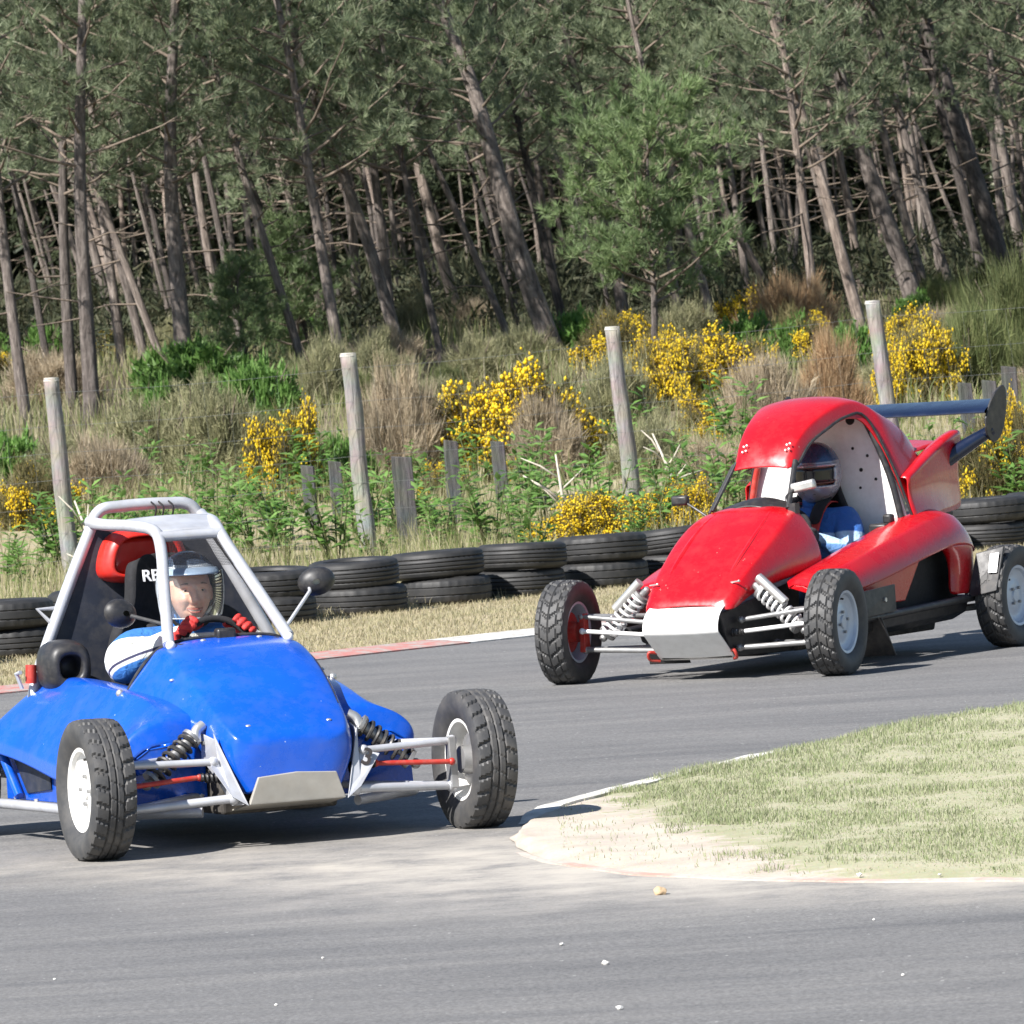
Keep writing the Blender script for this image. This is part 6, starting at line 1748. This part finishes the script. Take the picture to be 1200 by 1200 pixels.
def bushes():
    kinds = {}
    for k in ('gorse', 'gorsefew', 'gorselow', 'dead', 'heath', 'green', 'broom', 'bracken'):
        kinds[k] = [bush_proto(100 + 10 * len(kinds) + i, k) for i in range(3)]
    spots = [(0.0, 65.6, 0.80, 1.0, 'gorse'), (0.29, 65.0, 0.36, 0.77, 'dead'), (-0.93, 65.3, 0.40, 1.02, 'dead'), (-1.88, 64.1, 0.39, 0.85, 'gorse'), (0.62, 57.3, 0.48, 0.45, 'gorselow'), (1.29, 58.2, 0.33, 0.45, 'gorselow'), (1.90, 68.5, 0.42, 0.46, 'gorse'), (1.54, 74.2, 0.45, 0.82, 'gorse'), (2.07, 75.2, 0.67, 0.75, 'gorse'), (0.96, 69.4, 0.46, 0.85, 'heath'), (2.30, 68.1, 0.45, 0.83, 'dead'), (3.11, 82.3, 0.55, 0.95, 'bracken'), (2.99, 69.9, 0.35, 0.85, 'bracken'), (3.48, 76.7, 0.43, 0.68, 'green'), (3.88, 71.7, 0.48, 0.88, 'gorse'), (4.41, 72.6, 0.56, 0.97, 'broom'), (5.06, 74.9, 0.67, 1.25, 'broom'), (4.05, 77.7, 0.43, 0.69, 'gorse'), (5.14, 79.8, 0.53, 0.80, 'broom'), (4.66, 82.2, 0.41, 0.55, 'dead'), (-3.17, 68.5, 0.61, 0.84, 'heath'), (-3.41, 65.4, 0.44, 0.65, 'dead'), (-2.55, 68.0, 0.53, 0.91, 'heath'), (-3.92, 62.9, 0.38, 0.56, 'gorsefew'), (-4.06, 69.4, 0.39, 0.54, 'heath'), (-3.25, 81.0, 0.72, 0.72, 'green'), (-2.38, 75.5, 0.46, 0.76, 'green'), (-1.84, 77.9, 0.39, 0.78, 'heath'), (0.83, 83.2, 0.46, 0.65, 'green'), (0.27, 82.1, 0.50, 0.55, 'heath'), (-0.28, 81.0, 0.41, 0.54, 'heath'), (-1.35, 80.6, 0.45, 0.63, 'heath'), (2.71, 86.6, 0.48, 0.58, 'gorse'), (1.96, 83.7, 0.51, 0.65, 'heath'), (1.38, 82.6, 0.46, 0.55, 'gorse'), (3.66, 58.9, 0.39, 0.72, 'gorsefew'), (4.01, 60.6, 0.24, 0.81, 'gorse'), (-1.43, 64.7, 0.32, 0.58, 'green'), (1.16, 64.5, 0.39, 0.57, 'heath'), (1.67, 62.3, 0.35, 0.48, 'dead'), (-0.55, 62.3, 0.31, 0.40, 'gorsefew'), (-4.55, 69.8, 0.35, 0.54, 'green'), (2.88, 62.9, 0.31, 0.56, 'heath')]
    rn = rng(5)
    for i in range(64):       # ragged scrub that closes the foot of the wood
        y = rn.uniform(70, 96); x = rn.uniform(-0.075 * y - 3, 0.075 * y + 2)
        spots.append((x, y, rn.uniform(0.25, 0.55), rn.uniform(0.3, 0.65), ['heath', 'dead', 'green', 'heath', 'gorsefew', 'broom'][int(rn.integers(0, 6))]))
    names = {'gorse': ('gorse_bush', 'gorse bush thick with yellow flowers', 'gorse'), 'gorsefew': ('gorse_bush', 'straggly gorse bush with only a few yellow flowers', 'gorse'), 'gorselow': ('gorse_bush', 'low yellow-flowered gorse directly behind the tyres', 'gorse'), 'dead': ('dry_bush', 'dry brown dead bush on the slope', 'bush'), 'heath': ('heath_bush', 'olive grey heath bush on the slope', 'bush'), 'green': ('leafy_bush', 'fresh green leafy bush below the wood', 'bush'), 'broom': ('broom_bush', 'feathery green broom bush on the slope', 'bush'), 'bracken': ('bracken_clump', 'rust-brown dead pine brush below the trunks', 'bush')}
    special = {0: 'large gorse bush in full yellow flower behind short dark sleepers', 3: 'yellow gorse left of two short dark sleepers', 2: 'tall dry brown bush beside the big yellow gorse', 4: 'low yellow gorse spreading at the foot of a leaning round post', 5: 'low yellow gorse beside the mirror of the red buggy',
               7: 'flowering gorse just below the young bright green pine', 8: 'wide flowering gorse on the slope between young pine and rusty brush', 14: 'tall flowering gorse beside the grey round post behind the red canopy', 36: 'narrow flowering gorse beside the dark sleepers below the rear wing', 25: 'broad dark green leafy bush at the feet of upright pines', 11: 'rusty brown brush heap at the foot of a pale slim pine', 12: 'tall rusty brown brush above the red canopy', 16: 'tallest feathery green broom bush at the edge of the wood'}
    for i, (x, y, w, h, k) in enumerate(spots):
        fol, stem, fl = kinds[k][i % 3]
        nm, lb, cat = names[k]
        e = bpy.data.objects.new(nm, None); COL.objects.link(e); e.empty_display_size = 0.2
        e.location = (x, y, terr(x, y) - 0.03); s = w * 1.05; e.scale = (s, s, h * 1.05); e.rotation_euler = (0, 0, rn.uniform(0, 6.28))
        for q, me in (('stems', stem), ('foliage', fol), ('flowers', fl)):
            if me is not None: link(bpy.data.objects.new(q, me), e)
        if i in special: tag(e, special[i], cat)
        else: tag(e, lb, cat, lb + ' (several)')

bushes()

# ---- leafy weeds, dead branches, grasses
def weeds():
    protos = []
    for sd in range(4):
        rn = rng(300 + sd); mb = MB(); v = []; f = []
        for s in range(int(rn.integers(4, 8))):
            az = rn.uniform(0, 6.28); H = rn.uniform(0.25, 0.48); sp = rn.uniform(0.05, 0.22)
            top = Vector((math.cos(az) * sp, math.sin(az) * sp, H)); base = Vector((math.cos(az) * 0.03, math.sin(az) * 0.03, -0.02))
            mb.tube([base, base.lerp(top, 0.5) + Vector((0, 0, 0.03)), top], [0.006, 0.005, 0.002], 4, cap=False)
            for q in range(int(rn.integers(12, 18))):
                t = rn.uniform(0.25, 1.05); p = np.array(base.lerp(top, t)); a2 = q * 2.4 + rn.uniform(-0.3, 0.3)
                d = np.array([math.cos(a2), math.sin(a2), rn.uniform(0.0, 0.9)]); d /= np.linalg.norm(d)
                L = rn.uniform(0.07, 0.14) * (1.15 - 0.4 * t); W = L * 0.36
                sd_ = np.cross(d, [0, 0, 1.0]); sd_ /= max(np.linalg.norm(sd_), 1e-6); nn = np.cross(sd_, d)
                o = len(v); v += [p, p + d * L * 0.45 + sd_ * W / 2 - nn * L * 0.02, p + d * L * 0.5 + nn * L * 0.08, p + d * L * 0.45 - sd_ * W / 2 - nn * L * 0.02, p + d * L - nn * L * 0.14]
                f += [(o, o + 1, o + 2), (o, o + 2, o + 3), (o + 1, o + 4, o + 2), (o + 2, o + 4, o + 3)]
        protos.append((mb.mesh('stems', M['broom'], True, None, weld=False), np_mesh('leaves', np.array(v), f, M['leaf'])))
    rn = rng(8)
    fixed = [(-3.55, 55.3), (-3.75, 56.4), (-3.35, 57.5), (-2.9, 55.6), (-3.0, 58.6), (-2.6, 57.0), (-4.1, 57.2), (-2.2, 59.2), (-1.75, 58.0), (-0.55, 59.2), (-1.2, 58.8), (0.25, 60.5), (0.55, 61.5), (0.8, 59.6), (0.1, 62.5), (1.3, 60.8), (1.6, 59.8), (-0.2, 57.4), (2.1, 60.5), (3.5, 62), (3.9, 58.2), (2.5, 59.0)]
    while len(fixed) < 84:
        y = rn.uniform(54.5, 67); x = rn.uniform(-0.068 * y, 0.068 * y)
        if y > 52.0 + x * 0.9 + 1.2 - (0.8 if x < 0 else 0): fixed.append((x, y))
    for i, (x, y) in enumerate(fixed):
        st, lf = protos[i % 4]
        e = bpy.data.objects.new('leafy_weed', None); COL.objects.link(e); e.empty_display_size = 0.15
        e.location = (x, y, terr(x, y)); s = rn.uniform(0.9, 1.5); e.scale = (s, s, s); e.rotation_euler = (0, 0, rn.uniform(0, 6.28))
        link(bpy.data.objects.new('stems', st), e); link(bpy.data.objects.new('leaves', lf), e)
        tag(e, 'bright green broad-leaved weed in the long verge grass', 'weed', 'leafy weeds in the verge')
    for i, (x, y, h, sd, lab) in enumerate(((0.37, 59.2, 0.62, 1, 'bleached forked dead branch standing in the verge grass'), (-3.0, 55.6, 0.62, 2, 'bleached dead branch leaning among weeds behind the blue buggy'), (1.35, 61.5, 0.6, 3, 'thin bleached twigs beside the low yellow gorse'), (4.2, 61.4, 0.75, 4, 'bleached dead branch leaning below the rear wing'))):
        rn2 = rng(400 + sd); mb = MB()
        base = Vector((0, 0, -0.05)); top = Vector((rn2.uniform(-0.25, 0.1), 0, h))
        mb.tube([base, base.lerp(top, 0.5) + Vector((0.03, 0, 0)), top], [0.018, 0.013, 0.006], 6)
        for q in range(5):
            t = rn2.uniform(0.2, 0.8); p = base.lerp(top, t); e = p + Vector((rn2.uniform(-0.3, 0.3), rn2.uniform(-0.1, 0.1), rn2.uniform(0.08, 0.25)))
            mb.tube([p, p.lerp(e, 0.5) + Vector((0.015, 0, 0.01)), e], [0.010, 0.007, 0.003], 5)
        o = mb.build('dead_branch', M['pale_twig'], sharp=None, weld=False); o.location = (x, y, terr(x, y)); tag(o, lab, 'branch')

weeds()

def grasses():
    rn = rng(15)
    row = [(-30, 24), (-3.84, 43.2), (-2.98, 44.79), (-1.51, 47.12), (-0.48, 48.6), (1.07, 50.27), (2.66, 51.95), (4.87, 54.1), (12, 61)]
    rx = [p[0] for p in row]; ry = [p[1] for p in row]
    def field(n, x0, x1, y0, y1, hmin, hmax, wid, cl):
        x = rn.uniform(x0, x1, n); y = rn.uniform(y0, y1, n)
        ok = (y > np.interp(x, rx, ry) + 0.38) & (np.abs(x) < 0.072 * y + 4.0)
        x = x[ok]; y = y[ok]
        nz = np.array([noise.noise(Vector((a * 0.9, b * 0.6, cl))) for a, b in zip(x, y)])
        keep = rn.random(len(x)) < np.clip(0.55 + 1.1 * nz, 0.08, 1)
        x = x[keep]; y = y[keep]; nz = nz[keep]
        z = np.array([terr(a, b) for a, b in zip(x, y)]) - 0.01
        h = rn.uniform(hmin, hmax, len(x)) * np.clip(0.85 + 0.7 * nz, 0.4, 1.5)
        return blades(x, y, z, h, np.full(len(x), wid), rn, 0.5)
    a = field(125000, -9.0, 9.0, 43, 66, 0.10, 0.38, 0.007, 1.0); b_ = field(100000, -10.5, 10.5, 64, 94, 0.12, 0.42, 0.010, 2.0)
    v = np.concatenate([a[0], b_[0]]); f = np.concatenate([a[1], b_[1] + len(a[0])])
    o = bpy.data.objects.new('verge_grass', np_mesh('verge_grass', v, f, M['tallgrass'])); COL.objects.link(o); tag(o, 'long straw and green grass behind the tyre barrier', 'grass', kind='stuff')
    # mown dry strip between kerb and tyres
    ex = [-8, -4, -2, -0.94, 0.05, 1.5, 3, 5, 8]; ey = [35.6, 39.3, 41.05, 42.2, 43.25, 44.8, 46.6, 49.2, 53.4]
    n = 130000; x = rn.uniform(-7, 7, n); t = rn.random(n); e0 = np.interp(x, ex, ey) + 0.42; e1 = np.interp(x, rx, ry) + 0.5
    y = e0 + (e1 - e0) * t; h = rn.uniform(0.012, 0.045, n) * (1 + 1.4 * (t > 0.88)); z = np.full(n, -0.003)
    ok = np.abs(x) < 0.072 * y + 3.0
    v, f = blades(x[ok], y[ok], z[ok], h[ok], np.full(ok.sum(), 0.005), rn, 0.9)
    o = bpy.data.objects.new('dry_verge_grass', np_mesh('dry_verge_grass', v, f, M['drygrass'])); COL.objects.link(o); tag(o, 'short dry straw-coloured grass between kerb and tyres', 'grass', kind='stuff')
    # infield turf
    lx = [-0.07, 0.07, 0.35, 0.76, 1.16, 1.55, 3.0, 6.0]; ly = [27.56, 26.35, 25.60, 25.0, 24.65, 24.38, 23.7, 22.8]
    ux = [-0.07, 0.06, 0.33, 0.72, 1.18, 1.7, 3.0, 6.0]; uy = [27.6, 28.92, 29.73, 30.66, 31.89, 33.01, 35.2, 39.6]
    n = 300000; x = 0.1 + 5.4 * rn.random(n) ** 1.15; t = rn.random(n); lo = np.interp(x, lx, ly); up = np.interp(x, ux, uy); y = lo + (up - lo) * t
    d = np.minimum(t, 1 - t) * (up - lo); e = np.clip(d / 0.5, 0, 1); z = 0.004 + 0.022 * e * e * (3 - 2 * e)
    nz = np.array([noise.noise(Vector((a * 2.2, b * 2.2, 4.0))) + 0.7 * noise.noise(Vector((a * 7, b * 7, 9.0))) for a, b in zip(x, y)])
    s = x + 0.16 * y + 0.35 * nz - 5.05                # sandy tip stays bare
    dens = np.clip((s + 0.12) / 0.22, 0.03, 1) * np.clip(0.80 + 0.7 * nz, 0.22, 1) * (np.clip((y - lo - 0.08) / 0.15, 0, 1))
    ok = (rn.random(n) < dens) & (x < 0.07 * y + 3.0)
    nzk = nz[ok]; yk = y[ok]
    h = rn.uniform(0.006, 0.030, ok.sum()) * np.clip(0.9 + 0.8 * nzk, 0.5, 1.6) * (1 + 0.5 * (t[ok] > 0.9))
    v, f = blades(x[ok], yk, z[ok], h, np.full(ok.sum(), 0.0035), rn, 0.8)
    o = bpy.data.objects.new('infield_grass', np_mesh('infield_grass', v, f, M['turf'])); COL.objects.link(o); tag(o, 'short half-dry grass on the sandy infield', 'grass', kind='stuff')

grasses()
